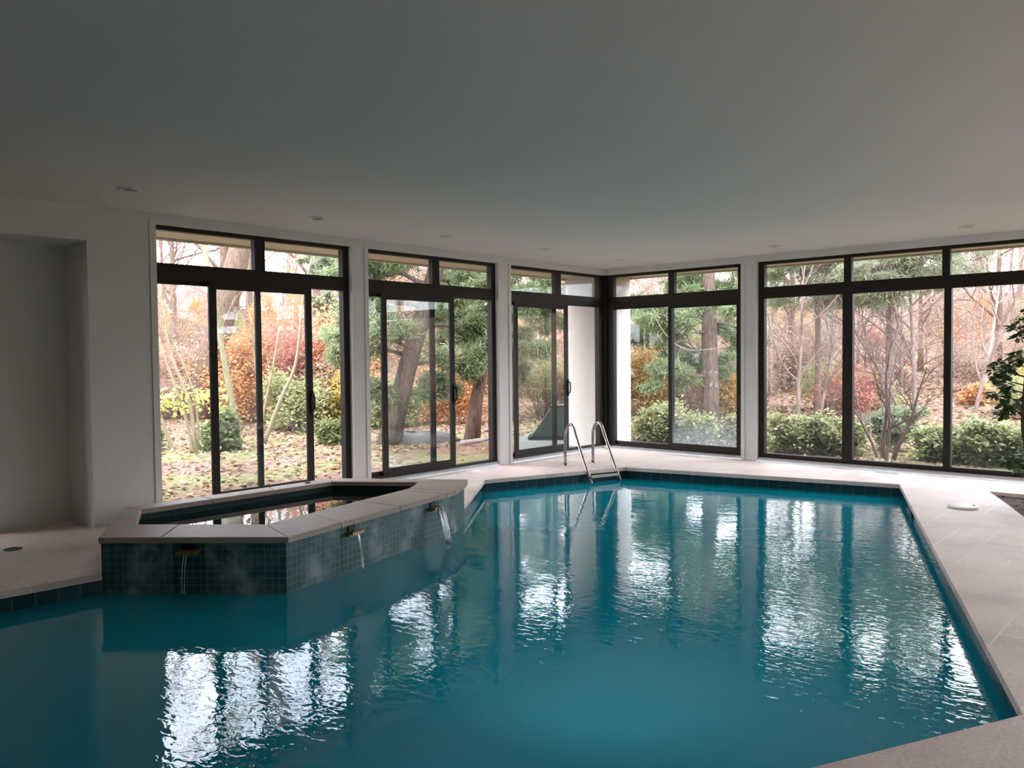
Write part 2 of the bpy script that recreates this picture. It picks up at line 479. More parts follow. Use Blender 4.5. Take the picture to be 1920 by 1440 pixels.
# ------------------------------------------------------------------ mesh building
class MB:
    """collects shapes and links them as ONE mesh object"""

    def __init__(self):
        self.v, self.f, self.uv, self.sm = [], [], [], []

    def face(self, pts, uvs=None, smooth_=False):
        i = len(self.v)
        self.v.extend([tuple(p) for p in pts])
        self.f.append(tuple(range(i, i + len(pts))))
        self.uv.append(uvs)
        self.sm.append(smooth_)

    def mesh(self, verts, faces, smooth_=False):
        i = len(self.v)
        self.v.extend([tuple(p) for p in verts])
        for f in faces:
            self.f.append(tuple(i + k for k in f))
            self.uv.append(None)
            self.sm.append(smooth_)

    def box(self, a, b, fn=None):
        x0, y0, z0 = a
        x1, y1, z1 = b
        vs_ = [(x0, y0, z0), (x1, y0, z0), (x1, y1, z0), (x0, y1, z0), (x0, y0, z1), (x1, y0, z1), (x1, y1, z1), (x0, y1, z1)]
        fs = [(3, 2, 1, 0), (4, 5, 6, 7), (0, 1, 5, 4), (1, 2, 6, 5), (2, 3, 7, 6), (3, 0, 4, 7)]
        if fn:
            vs_ = [fn(*p) for p in vs_]
        self.mesh(vs_, fs)
        return self

    def prism(self, poly, z0, z1, ch=0.0):
        """vertical prism of a ccw polygon, optional small chamfer on its top edge"""
        n = len(poly)
        if ch:
            ins = offset_poly(poly, -ch)
            rings = [[(p[0], p[1], z0) for p in poly], [(p[0], p[1], z1 - ch) for p in poly], [(p[0], p[1], z1) for p in ins]]
        else:
            rings = [[(p[0], p[1], z0) for p in poly], [(p[0], p[1], z1) for p in poly]]
        vs_, fs = [], []
        for r in rings:
            vs_ += r
        for k in range(len(rings) - 1):
            for i in range(n):
                j = (i + 1) % n
                fs.append((k * n + i, k * n + j, (k + 1) * n + j, (k + 1) * n + i))
        fs.append(tuple(range(n - 1, -1, -1)))
        fs.append(tuple((len(rings) - 1) * n + i for i in range(n)))
        self.mesh(vs_, fs)
        return self

    def tube(self, path, radii, sides=8, caps=True, smooth_=True):
        path = [Vector(p) for p in path]
        n = len(path)
        if isinstance(radii, (int, float)):
            radii = [radii] * n
        vs_, fs = [], []
        ref = None
        for i in range(n):
            t = (path[min(i + 1, n - 1)] - path[max(i - 1, 0)])
            if t.length < 1e-9:
                t = Vector((0, 0, 1))
            t.normalize()
            if ref is None:
                ref = Vector((1, 0, 0)) if abs(t.x) < 0.8 else Vector((0, 1, 0))
            u = ref - t * ref.dot(t)
            if u.length < 1e-6:
                u = t.orthogonal()
            u.normalize()
            ref = u
            w = t.cross(u)
            for k in range(sides):
                a = 2 * math.pi * k / sides
                p = path[i] + (u * math.cos(a) + w * math.sin(a)) * radii[i]
                vs_.append((p.x, p.y, p.z))
        for i in range(n - 1):
            for k in range(sides):
                k2 = (k + 1) % sides
                fs.append((i * sides + k, i * sides + k2, (i + 1) * sides + k2, (i + 1) * sides + k))
        if caps:
            fs.append(tuple(range(sides - 1, -1, -1)))
            fs.append(tuple((n - 1) * sides + k for k in range(sides)))
        self.mesh(vs_, fs, smooth_)
        return self

    def lathe(self, prof, c, sides=28, smooth_=True, close=True):
        vs_, fs = [], []
        for r, z in prof:
            for k in range(sides):
                a = 2 * math.pi * k / sides
                vs_.append((c[0] + r * math.cos(a), c[1] + r * math.sin(a), c[2] + z))
        for i in range(len(prof) - 1):
            for k in range(sides):
                k2 = (k + 1) % sides
                fs.append((i * sides + k, i * sides + k2, (i + 1) * sides + k2, (i + 1) * sides + k))
        if close:
            fs.append(tuple(range(sides - 1, -1, -1)))
            fs.append(tuple((len(prof) - 1) * sides + k for k in range(sides)))
        self.mesh(vs_, fs, smooth_)
        return self

    def build(self, name, mat, parent=None, loc=None):
        me = bpy.data.meshes.new(name)
        me.from_pydata(self.v, [], self.f)
        if any(self.uv):
            ul = me.uv_layers.new(name='UVMap')
            for p, u in zip(me.polygons, self.uv):
                if u:
                    for li, c in zip(p.loop_indices, u):
                        ul.data[li].uv = c
        me.polygons.foreach_set('use_smooth', self.sm)
        me.materials.append(mat)
        me.update()
        o = bpy.data.objects.new(name, me)
        COL.objects.link(o)
        if parent is not None:
            o.parent = parent
        if loc is not None:
            o.location = loc
        return o


def offset_poly(poly, d):
    """offset a ccw polygon outward by d (mitred)"""
    n = len(poly)
    out = []
    for i in range(n):
        p0, p1, p2 = Vector(poly[i - 1][:2]), Vector(poly[i][:2]), Vector(poly[(i + 1) % n][:2])
        e1, e2 = (p1 - p0).normalized(), (p2 - p1).normalized()
        n1, n2 = Vector((e1.y, -e1.x)), Vector((e2.y, -e2.x))
        b = (n1 + n2)
        b = b / max(0.35, b.dot(n1))
        out.append((p1.x + b.x * d, p1.y + b.y * d))
    return out


def catmull(pts, sub=6):
    pts = [Vector(p) for p in pts]
    out = []
    n = len(pts)
    for i in range(n - 1):
        p0, p1, p2, p3 = pts[max(i - 1, 0)], pts[i], pts[i + 1], pts[min(i + 2, n - 1)]
        for k in range(sub):
            t = k / sub
            out.append(0.5 * ((2 * p1) + (p2 - p0) * t + (2 * p0 - 5 * p1 + 4 * p2 - p3) * t * t + (3 * p1 - p0 - 3 * p2 + p3) * t ** 3))
    out.append(pts[-1])
    return out


def empty(name, loc=(0, 0, 0), rz=0.0):
    o = bpy.data.objects.new(name, None)
    o.empty_display_size = 0.1
    COL.objects.link(o)
    o.location = loc
    o.rotation_euler = (0, 0, rz)
    return o


def tag(o, label=None, cat=None, group=None, kind=None):
    for k, v in (('label', label), ('category', cat), ('group', group), ('kind', kind)):
        if v:
            o[k] = v
    return o


def structure(o, label=None):
    return tag(o, label, None, None, 'structure')


def copy_tree(o, parent=None, loc=None, rz=None, scale=None):
    c = o.copy()
    COL.objects.link(c)
    c.parent = parent
    if loc is not None:
        c.location = loc
    if rz is not None:
        c.rotation_euler = (0, 0, rz)
    if scale is not None:
        c.scale = (scale, scale, scale) if isinstance(scale, (int, float)) else scale
    for ch in list(o.children):
        copy_tree(ch, c)
    return c


# ------------------------------------------------------------------ main outlines (metres; room corner at the origin, deck at z = 0)
CEIL = 3.169
HEAD = 3.067
SILL = 0.055
XR, YB = 10.9, -16.0
WATER = -0.16
DEEP = -1.55
pool_far_left, pool_far, pool_right, pool_near = (0.857, -4.036), (1.635, -1.843), (5.234, -1.071), (7.71, -7.665)
spa_a, spa_b, spa_c, spa_d, spa_e, spa_f, spa_g = (1.83, -9.37), (2.955, -8.445), (2.41, -6.115), (2.14, -5.70), (1.975, -5.535), (0.74, -6.42), (0.74, -8.70)
pool_tail = [(7.169, -8.767), (6.30, -10.5), (4.7, -12.7), (1.60, -13.2), (1.79, -10.06), (1.819, -9.377)]
# ccw pool water outline
pool_poly = [pool_far, pool_far_left, spa_e, spa_d, spa_c, spa_b, spa_a] + pool_tail[::-1][1:] + [pool_near, pool_right]
hole_poly = [pool_far, pool_far_left, spa_e, spa_f, spa_g, spa_a] + pool_tail[::-1][1:] + [pool_near, pool_right]
planter = [(6.2, -0.985), (6.37, -1.37), (6.55, -1.80), (6.70, -2.18), (6.83, -2.50), (7.15, -3.05), (7.7, -3.35), (8.4, -3.3), (8.75, -2.6), (8.7, -0.985)]

# ------------------------------------------------------------------ floor (pool deck) with the pool, spa and planter cut out
outer = [(-0.6, YB), (XR, YB), (XR, 0.0), (0.0, 0.0), (0.0, -8.71), (-0.6, -8.71)]
loops = [outer, hole_poly[::-1], planter]
pts = [Vector((p[0], p[1], 0)) for lp in loops for p in lp]
tris = tessellate_polygon([[Vector((p[0], p[1], 0)) for p in lp] for lp in loops])
fl = MB()
vv = [(p.x, p.y, 0.0) for p in pts]
ff = []
for t in tris:
    a, b, c = (pts[i] for i in t)
    if (b - a).cross(c - a).z < 0:
        t = (t[0], t[2], t[1])
    ff.append(tuple(t))
fl.mesh(vv, ff)
NOSE = 0.052
n = len(hole_poly)
hole_in = offset_poly(hole_poly, 0.035)
spa_pts = {spa_e, spa_f, spa_g, spa_a}
for i in range(n):
    a, b = hole_poly[i], hole_poly[(i + 1) % n]
    if a in spa_pts and b in spa_pts:
        continue
    ai = a if a in spa_pts else hole_in[i]
    bi = b if b in spa_pts else hole_in[(i + 1) % n]
    fl.face([(b[0], b[1], 0), (a[0], a[1], 0), (a[0], a[1], -NOSE), (b[0], b[1], -NOSE)])
    fl.face([(b[0], b[1], -NOSE), (a[0], a[1], -NOSE), (ai[0], ai[1], -NOSE), (bi[0], bi[1], -NOSE)])
for i in range(len(planter)):
    a, b = planter[i], planter[(i + 1) % len(planter)]
    fl.face([(a[0], a[1], 0), (b[0], b[1], 0), (b[0], b[1], -0.16), (a[0], a[1], -0.16)])
floor = structure(fl.build('floor', M['deck']), 'pinkish beige stone pool deck')

# ------------------------------------------------------------------ pool basin, waterline tiles, water
basin = MB()
band = MB()
u = 0.0
for i in range(n):
    a, b = hole_poly[i], hole_poly[(i + 1) % n]
    if a in spa_pts and b in spa_pts:
        continue
    ai = a if a in spa_pts else hole_in[i]
    bi = b if b in spa_pts else hole_in[(i + 1) % n]
    ln = math.dist(ai, bi)
    band.face([(bi[0], bi[1], -NOSE), (ai[0], ai[1], -NOSE), (ai[0], ai[1], -0.204), (bi[0], bi[1], -0.204)],
              [(u + ln, 0.152), (u, 0.152), (u, 0), (u + ln, 0)])
    basin.face([(bi[0], bi[1], -0.204), (ai[0], ai[1], -0.204), (ai[0], ai[1], DEEP), (bi[0], bi[1], DEEP)])
    u += ln
floor_loop = offset_poly(pool_poly, 0.04)
tr = tessellate_polygon([[Vector((p[0], p[1], 0)) for p in floor_loop]])
basin.mesh([(p[0], p[1], DEEP) for p in floor_loop], [tuple(t) for t in tr])
basin_o = structure(basin.build('pool_basin', M['plaster']), 'turquoise plastered pool basin')
band.build('tile_band', M['tile'], basin_o)

wp = offset_poly(pool_poly, 0.036)
wm = MB()
tr = tessellate_polygon([[Vector((p[0], p[1], 0)) for p in wp]])
fs = []
for t in tr:
    a, b, c = (Vector((*wp[i], 0)) for i in t)
    fs.append(tuple(t) if (b - a).cross(c - a).z > 0 else (t[0], t[2], t[1]))
wm.mesh([(p[0], p[1], WATER) for p in wp], fs)
tag(wm.build('pool_water', M['water']), 'turquoise rippled water filling the indoor pool', 'water', None, 'stuff')

# underwater lamp on the near pool wall
pl_dir = Vector((-0.55, 0.83, -0.12)).normalized()
pl_pos = Vector((6.70, -9.62, -1.05))
pl = MB()
rot = pl_dir.to_track_quat('Z', 'Y').to_matrix()
ring_v, ring_f = [], []
for r_, z_ in ((0.13, -0.03), (0.13, 0.012), (0.105, 0.02), (0.10, 0.008)):
    for k in range(24):
        a = 2 * math.pi * k / 24
        p = rot @ Vector((r_ * math.cos(a), r_ * math.sin(a), z_))
        ring_v.append((p.x, p.y, p.z))
for i in range(3):
    for k in range(24):
        ring_f.append((i * 24 + k, i * 24 + (k + 1) % 24, (i + 1) * 24 + (k + 1) % 24, (i + 1) * 24 + k))
pl.mesh(ring_v, ring_f, True)
po_ = pl.build('pool_light', M['steel'], None, pl_pos)
tag(po_, 'round underwater lamp on the pool wall nearest the camera', 'pool light')
ld_ = bpy.data.lights.new('lamp_glow', 'SPOT')
ld_.energy = 125
ld_.color = (0.86, 0.95, 1.0)
ld_.spot_size = R(125)
ld_.spot_blend = 1.0
ld_.shadow_soft_size = 0.09
lo_ = bpy.data.objects.new('lamp_glow', ld_)
COL.objects.link(lo_)
lo_.location = pl_pos + pl_dir * 0.06
lo_.rotation_euler = (-pl_dir).to_track_quat('Z', 'Y').to_euler()

# ------------------------------------------------------------------ ceiling, roof eaves
structure(MB().box((-0.6, YB, CEIL), (XR, 0.2, CEIL + 0.18)).build('ceiling', M['ceiling']), 'plain matt white ceiling')
ev = MB()
ev.box((-1.32, YB, 3.13), (-0.2, 1.32, 3.34))
ev.box((-0.2, 0.2, 3.13), (XR, 1.32, 3.34))
ev.box((-1.38, YB, 3.10), (-1.32, 1.38, 3.40))
ev.box((-1.32, 1.32, 3.10), (XR, 1.38, 3.40))
structure(ev.build('roof', M['soffit']), 'beige boxed roof eaves outside the windows')

# ------------------------------------------------------------------ walls
wl = MB()
wl.box((-0.62, -8.71, 0.0), (0.0, -8.10, CEIL))              # pier between niche and first window
wl.box((-0.20, -8.10, 0.0), (0.0, -8.028, CEIL))
wl.box((-0.20, -8.028, HEAD), (0.0, 0.0, CEIL))              # header over the windows
wl.box((-0.62, YB, 2.83), (0.0, -8.71, CEIL))                # above the niche
wl.box((-0.76, -9.62, 0.0), (-0.56, -8.71, CEIL))            # back of the niche
wl.box((-0.76, YB, 0.0), (-0.56, -10.45, CEIL))
wl.box((-0.76, -10.45, 2.55), (-0.56, -9.62, CEIL))
structure(wl.build('wall_left', M['wall']), 'white wall with a tall recess beside the windows')
wr_ = MB()
wr_.box((0.0, 0.0, HEAD), (XR, 0.2, CEIL))
wr_.box((10.6, 0.0, 0.0), (XR, 0.2, HEAD))
structure(wr_.build('wall_right', M['wall']))
we = MB()
we.box((XR, YB, 0.0), (XR + 0.2, -8.86, CEIL))
we.box((XR, -8.86, HEAD), (XR + 0.2, 0.2, CEIL))
we.box((XR, -0.6, 0.0), (XR + 0.2, 0.2, HEAD))
we.box((XR, -8.86, -0.12), (XR + 0.2, -0.6, SILL))
structure(we.build('wall_end', M['wall']))
structure(MB().box((-0.76, YB - 0.2, 0.0), (XR, YB, CEIL)).build('wall_back', M['wall']))
trim_no = [0]


def column(fn, u0, u1, proud=0.012):
    """white pier between two windows: a core with a casing down each edge"""
    trim_no[0] += 1
    c = MB()
    c.box((u0, 0.0, 0.0), (u1, 0.2, HEAD), fn)
    o = structure(c.build('trim_%d' % trim_no[0], M['trim']), 'white pier between two windows')
    for a, b in ((u0, u0 + 0.06), (u1 - 0.06, u1)):
        MB().box((a, -proud, 0.0), (b, 0.0, HEAD), fn).build('casing', M['trim'], o)
    return o


def left(u_, v_, z_):
    return (-v_, -u_, z_)


def right(u_, v_, z_):
    return (u_, v_, z_)


column(left, 5.270, 5.533)
column(left, 2.510, 2.798)
column(right, 2.572, 2.830)
column(right, 8.00, 8.26)


def end(u_, v_, z_):
    return (XR + v_, -u_, z_)


column(end, 4.60, 4.86)
# casing left of the first window
trim_no[0] += 1
structure(MB().box((0.0, -8.095, 0.0), (0.012, -8.028, HEAD + 0.05)).build('trim_%d' % trim_no[0], M['trim']))
# grey sill curb under the windows
for fn, u0, u1 in ((left, 0.0, 8.028), (right, 0.0, 10.6)):
    trim_no[0] += 1
    cb = MB()
    cb.box((u0 + 0.01, 0.012, -0.12), (u1, 0.22, SILL), fn)
    structure(cb.build('trim_%d' % trim_no[0], M['sill']), 'grey sill strip under the windows')

# ------------------------------------------------------------------ windows
win_no = [0]
F0, F1 = 0.06, 0.15       # frame depth behind the wall face
T0, T1 = 2.505, 2.675     # header between doors and transom lights


def window(fn, u0, u1, jl, jr, mull, door=None, lights=None, label=''):
    """u0..u1 opening; jl, jr jamb widths at u0 / u1; mull = transom mullions;
    door = (fixed stile, sliding panel from, to, handle side); lights = mullions of fixed glazing"""
    win_no[0] += 1
    f = MB()
    f.box((u0, F0, SILL), (u0 + jl, F1, 3.10), fn)
    f.box((u1 - jr, F0, SILL), (u1, F1, 3.10), fn)
    f.box((u0 + jl, F0, 3.022), (u1 - jr, F1, 3.10), fn)
    f.box((u0 + jl, F0, T0), (u1 - jr, F1, T1), fn)
    f.box((u0 + jl, F0, SILL), (u1 - jr, F1, 0.085 if door else 0.118), fn)
    for a, b in mull:
        f.box((a, F0 + 0.004, T1), (b, F1 - 0.004, 3.022), fn)
    if lights:
        for a, b in lights:
            f.box((a, F0, 0.118), (b, F1, T0), fn)
    o = structure(f.build('window_%d' % win_no[0], M['bronze']), label)
    edges = [u0 + jl] + [q for ab in mull for q in ab] + [u1 - jr]
    for a, b in zip(edges[0::2], edges[1::2]):
        MB().box((a, 0.100, T1), (b, 0.106, 3.022), fn).build('transom_pane', M['glass'], o)
    if lights:
        edges = [u0 + jl] + [q for ab in lights for q in ab] + [u1 - jr]
        for a, b in zip(edges[0::2], edges[1::2]):
            MB().box((a, 0.100, 0.118), (b, 0.106, T0), fn).build('glass_pane', M['glass'], o)
    if door:
        fx, fixed_to_low, s0, s1, hs, fog = door
        # fixed panel (outer track)
        fa, fb = (fx[0], u1 - jr) if fixed_to_low else (u0 + jl, fx[1])
        p = MB()
        st = (fx[0], fx[1])
        p.box((st[0], 0.115, 0.085), (st[1], 0.145, T0), fn)
        p.box((fa, 0.115, 0.085), (fb, 0.145, 0.14), fn)
        p.box((fa, 0.115, T0 - 0.045), (fb, 0.145, T0), fn)
        po = p.build('fixed_panel', M['bronze'], o)
        ga, gb = (st[1], fb) if fixed_to_low else (fa, st[0])
        MB().box((ga, 0.128, 0.14), (gb, 0.134, T0 - 0.045), fn).build('glass_pane', M['glass'], po)
        # sliding panel (inner track)
        q = MB()
        w = 0.088 if fn is left else 0.07
        q.box((s0, 0.07, 0.085), (s0 + w, 0.10, T0), fn)
        q.box((s1 - w, 0.07, 0.085), (s1, 0.10, T0), fn)
        q.box((s0 + w, 0.07, 0.085), (s1 - w, 0.10, 0.175), fn)
        q.box((s0 + w, 0.07, T0 - 0.075), (s1 - w, 0.10, T0), fn)
        qo = q.build('sliding_panel', M['bronze'], o)
        MB().box((s0 + w, 0.082, 0.175), (s1 - w, 0.088, T0 - 0.075), fn).build('glass_pane', M['glass_fog'] if fog else M['glass'], qo)
        hx = s0 + 0.02 if hs < 0 else s1 - 0.02
        h = MB()
        h.box((hx - 0.018, 0.055, 0.98), (hx + 0.018, 0.07, 1.26), fn)
        h.tube([fn(hx, 0.055, 1.02), fn(hx, 0.02, 1.04), fn(hx, 0.012, 1.12), fn(hx, 0.02, 1.20), fn(hx, 0.055, 1.22)], 0.011, 8)
        h.build('handle', M['dark'], qo)
    return o


# left wall: u runs from the corner towards the camera
window(left, 5.533, 8.028, 0.085, 0.03, [(6.716, 6.848)], ((6.751, 6.821), True, 6.085, 7.416, -1, False), None, 'dark bronze sliding door window nearest on the left wall, slid part open')
window(left, 2.798, 5.270, 0.085, 0.03, [(3.948, 4.080)], ((3.999, 4.091), True, 3.66, 4.998, -1, False), None, 'dark bronze sliding door window in the middle of the left wall, slid part open')
window(left, 0.0, 2.510, 0.12, 0.03, [(1.181, 1.330)], ((1.253, 1.352), True, 0.988, 2.359, -1, False), None, 'dark bronze sliding door window beside the far corner, slid part open')
# right wall
window(right, 0.0, 2.572, 0.13, 0.085, [(1.236, 1.348)], ((1.221, 1.303), False, 1.225, 2.53, 1, True), None, 'dark bronze closed door window right of the far corner with a fogged pane')
window(right, 2.830, 8.00, 0.095, 0.09, [(4.127, 4.232), (5.417, 5.514), (6.66, 6.76)], None, [(4.110, 4.252), (5.445, 5.534), (6.66, 6.76)], 'wide dark bronze window of tall fixed panes on the right')
window(right, 8.26, 10.6, 0.09, 0.09, [(9.50, 9.60)], None, [(9.50, 9.60)], 'dark bronze window further along the right wall')
for a_, b_ in ((0.6, 4.60), (4.86, 8.86)):  # unseen end wall windows, added to light the right side of the room
    mm_ = (a_ + b_) / 2
    window(end, a_, b_, 0.09, 0.09, [(mm_ - 0.05, mm_ + 0.05)], None, [(mm_ - 0.05, mm_ + 0.05)], 'unseen dark bronze window added in the right end wall for light')
def niche(u_, v_, z_):
    return (-0.56 - v_, -u_, z_ if z_ < 2.4 else z_ - 0.5)


window(niche, 9.62, 10.45, 0.07, 0.07, [(10.02, 10.05)], None, [(10.02, 10.05)], 'dark bronze window at the back of the wall recess')
# dark corner post
structure(MB().box((-0.15, 0.0, SILL), (0.0, 0.15, 3.10)).build('corner_post', M['bronze']), 'dark bronze post in the far corner')

# ------------------------------------------------------------------ recessed ceiling lamps (switched off)
lamp = empty('recessed_light', (1.0, -8.75, CEIL))
MB().lathe([(0.062, 0.0), (0.062, -0.006), (0.070, -0.016), (0.088, -0.014), (0.098, -0.004), (0.098, 0.0)], (0, 0, 0), 32, close=False).build('trim_ring', M['trim'], lamp)
MB().lathe([(0.062, -0.001), (0.050, -0.004), (0.02, -0.006), (0.001, -0.006)], (0, 0, 0), 24, close=False).build('baffle', plain('grey_lamp_baffle', (0.22, 0.21, 0.20), 0.5), lamp)
spots = [((1.06, -8.75), 'recessed ceiling light nearest the tall wall recess'),
         ((0.97, -6.71), 'recessed ceiling light in front of the nearest left window'),
         ((0.97, -4.81), 'recessed ceiling light in front of the middle left window'),
         ((1.06, -2.96), 'recessed ceiling light second from the far corner'),
         ((1.11, -1.06), 'recessed ceiling light right in the far window corner'),
         ((3.49, -0.85), 'recessed ceiling light over the start of the wide right window'),
         ((5.93, -0.87), 'recessed ceiling light above the indoor tree side of the room')]
for i, ((x, y), lb) in enumerate(spots):
    o = lamp if i == 0 else copy_tree(lamp)
    o.location = (x, y, CEIL)
    tag(o, lb, 'ceiling light', 'recessed ceiling lights along the windows')

# ------------------------------------------------------------------ raised spa
spa = empty('raised_spa', (1.9, -7.5, 0.0))
tag(spa, 'raised angular spa faced in teal tile with flat stone coping', 'hot tub')
SX, SY = 1.9, -7.5


def sp(p):
    return (p[0] - SX, p[1] - SY)


ring = [spa_a, spa_b, spa_c, spa_d, spa_e, spa_f, spa_g]
inner = [(1.579, -8.983), (2.428, -8.297), (1.96, -6.342), (1.83, -6.13), (1.706, -5.99), (0.93, -6.545), (0.93, -8.655)]
TOP, UNDER = 0.29, 0.245
tw = MB()
u = 0.0
for i in range(7):
    a, b = sp(ring[i]), sp(ring[(i + 1) % 7])
    ln = math.dist(a, b)
    zb = DEEP
    tw.face([(a[0], a[1], zb), (b[0], b[1], zb), (b[0], b[1], UNDER), (a[0], a[1], UNDER)],
            [(u, zb - UNDER), (u + ln, zb - UNDER), (u + ln, 0), (u, 0)])
    u += ln
tw.build('tiled_wall', M['spa_tile'], spa)
ti = MB()
inn2 = offset_poly(inner, 0.02)
u = 0.0
for i in range(7):
    a, b = sp(inn2[i]), sp(inn2[(i + 1) % 7])
    ln = math.dist(a, b)
    ti.face([(b[0], b[1], -0.6), (a[0], a[1], -0.6), (a[0], a[1], UNDER), (b[0], b[1], UNDER)],
            [(u + ln, -0.9), (u, -0.9), (u, 0), (u + ln, 0)])
    u += ln
ti.face([(*sp(p), -0.6) for p in inn2])
ti.build('inner_lining', M['spa_inner'], spa)
outer_c = [(1.86, -9.40), (2.998, -8.455), (2.452, -6.126), (2.163, -5.681), (2.005, -5.505), (0.70, -6.40), (0.70, -8.72)]


def lerp(a, b, t):
    return (a[0] + (b[0] - a[0]) * t, a[1] + (b[1] - a[1]) * t)


cuts = {0: [0.33], 1: [0.26, 0.60, 0.93], 2: [], 3: [], 4: [0.5], 5: [0.34, 0.67], 6: [0.5]}
for i in range(7):
    o1, o2, i1, i2 = outer_c[i], outer_c[(i + 1) % 7], inner[i], inner[(i + 1) % 7]
    if i == 3:
        continue
    if i == 2:       # the short stone that turns the far corner
        poly = [outer_c[2], outer_c[3], outer_c[4], inner[4], inner[3], inner[2]]
        c_ = MB().prism([sp(p) for p in poly], UNDER, TOP, 0.006)
        c_.build('coping_slab', M['coping'], spa)
        continue
    ts = [0.0] + cuts[i] + [1.0]
    for k in range(len(ts) - 1):
        g = 0.0025
        t0, t1 = ts[k] + (g if k else 0.001), ts[k + 1] - (g if k < len(ts) - 2 else 0.001)
        poly = [lerp(o1, o2, t0), lerp(o1, o2, t1), lerp(i1, i2, t1), lerp(i1, i2, t0)]
        c_ = MB().prism([sp(p) for p in poly], UNDER, TOP, 0.006)
        c_.build('coping_slab', M['coping'], spa)
# water in the spa
sw = MB()
sw.face([(p[0], p[1], 0.185) for p in inn2])
tag(sw.build('spa_water', M['spa_water']), 'still dark water inside the raised spa', 'water', None, 'stuff')
# small dark cap on the back coping
tag(MB().lathe([(0.03, 0.0), (0.03, 0.006), (0.022, 0.012), (0.001, 0.013)], (0.80, -6.78, TOP), 18).build('drain_cap', M['dark']), 'small black cap on the window side of the spa coping', 'cap')

# spouts and their streams
spouts = [(lerp(spa_a, spa_b, 0.48), (spa_a, spa_b)), (lerp(spa_b, spa_c, 0.32), (spa_b, spa_c)), (lerp(spa_b, spa_c, 0.835), (spa_b, spa_c))]


def frame_of(seg):
    d = Vector((seg[1][0] - seg[0][0], seg[1][1] - seg[0][1], 0)).normalized()
    return d, Vector((d.y, -d.x, 0))


rng = random.Random(3)
stream_info = [('thin trickle of water falling from the spout on the dark spa face', 2, 0.0022, 0.030, 0.085),
               ('narrow stream of water falling from the middle spa spout', 4, 0.0035, 0.016, 0.070),
               ('wide stream of water pouring from the far spa spout', 11, 0.0045, 0.045, 0.140)]
for (c, seg), (lab, ns, rr, half, out) in zip(spouts, stream_info):
    d, nn = frame_of(seg)

    def fn(a, b, z, c=c, d=d, nn=nn):
        return (c[0] - SX + d.x * a + nn.x * b, c[1] - SY + d.y * a + nn.y * b, z)
    s = MB()
    s.box((-0.075, -0.01, 0.165), (0.075, 0.085, 0.188), fn)
    s.box((-0.075, 0.0, 0.150), (0.075, 0.05, 0.165), fn)
    so = s.build('spout', M['brass'], spa)
    MB().box((-0.042, 0.0, 0.189), (0.042, 0.012, 0.243), fn).build('slot', M['dark'], so)
    w = MB()
    for k in range(ns):
        a0 = -half + 2 * half * (k + 0.5) / ns
        a1 = a0 * (1.15 if ns > 4 else 0.6)
        oo = out * rng.uniform(0.82, 1.08)
        path = []
        for j in range(13):
            t = j / 12
            zz = 0.190 - 0.012 * t - 0.340 * t * t
            b = 0.06 + oo * t
            q = fn(a0 + (a1 - a0) * t + 0.004 * math.sin(7 * t + k), b, zz)
            path.append((q[0] + SX, q[1] + SY, q[2]))
        w.tube(path, [rr * rng.uniform(0.8, 1.3) * (1.5 - 0.6 * j / 12) for j in range(13)], 6)
    tag(w.build('water_stream', M['stream']), lab, 'waterfall', 'streams falling from the spa spouts')

# ------------------------------------------------------------------ ladder
ladder = empty('pool_ladder', (0.865, -1.94, 0.0))
tag(ladder, 'stainless steel pool ladder with two hooped handrails at the far pool edge', 'pool ladder')
LD = Vector((0.915, -0.404, 0)).normalized()
prof = [(0, 0), (0, 0.20), (0.0, 0.40), (0.02, 0.51), (0.09, 0.60), (0.18, 0.63), (0.27, 0.58), (0.34, 0.47), (0.52, 0.20), (0.66, 0.00), (0.755, -0.13), (0.79, -0.22), (0.79, -0.60), (0.79, -1.15)]
feet = []
for bx, by in ((0.79, -2.192), (0.939, -1.687)):
    b = Vector((bx - 0.865, by + 1.94, 0))
    path = catmull([b + LD * s_ + Vector((0, 0, z_)) for s_, z_ in prof], 5)
    r_o = MB().tube(path, 0.023, 14).build('handrail', M['steel'], ladder)
    MB().lathe([(0.052, 0.0), (0.052, 0.008), (0.040, 0.022), (0.026, 0.030)], (b.x, b.y, 0), 20).build('flange', M['steel'], r_o)
    feet.append(b + LD * 0.79)
side = (feet[1] - feet[0])
sl = side.length
sd = side.normalized()
for z_ in (-0.085, -0.36, -0.66, -0.95):
    a = feet[0] + sd * 0.015
    off_ = LD * (0.745 - 0.79) if z_ > -0.1 else Vector((0, 0, 0))
    t = MB()

    def tf(p, q, z, a=a, off_=off_):
        v = a + off_ + sd * p + LD * q
        return (v.x, v.y, z)
    t.box((0, -0.04, z_ - 0.014), (sl - 0.03, 0.04, z_ + 0.014), tf)
    t.build('tread', M['tread'], ladder)

# ------------------------------------------------------------------ small fittings on the deck
sk = empty('skimmer_cover', (6.236, -2.311, 0.0), 0.3)
tag(sk, 'round white skimmer lid sitting askew on the deck near the planter', 'skimmer lid')
d = MB().lathe([(0.001, 0.0), (0.143, 0.0), (0.149, 0.006), (0.145, 0.014), (0.11, 0.018), (0.001, 0.020)], (0, 0, 0), 36, close=False).build('lid', M['white_plastic'], sk)
d.rotation_euler = (R(2.6), R(-1.5), 0)
d.location = (0, 0, 0.010)
MB().lathe([(0.012, 0.0), (0.012, 0.004), (0.001, 0.004)], (0.1, 0, 0.0195), 12, close=False).build('finger_hole', M['dark'], d)
tag(MB().lathe([(0.001, 0.0), (0.075, 0.0), (0.075, 0.004), (0.062, 0.005), (0.058, 0.002), (0.001, 0.002)], (0.367, -9.542, 0.0005), 24, close=False).build('floor_drain', M['dark']),
    'small round dark drain on the left deck by the wall recess', 'drain')
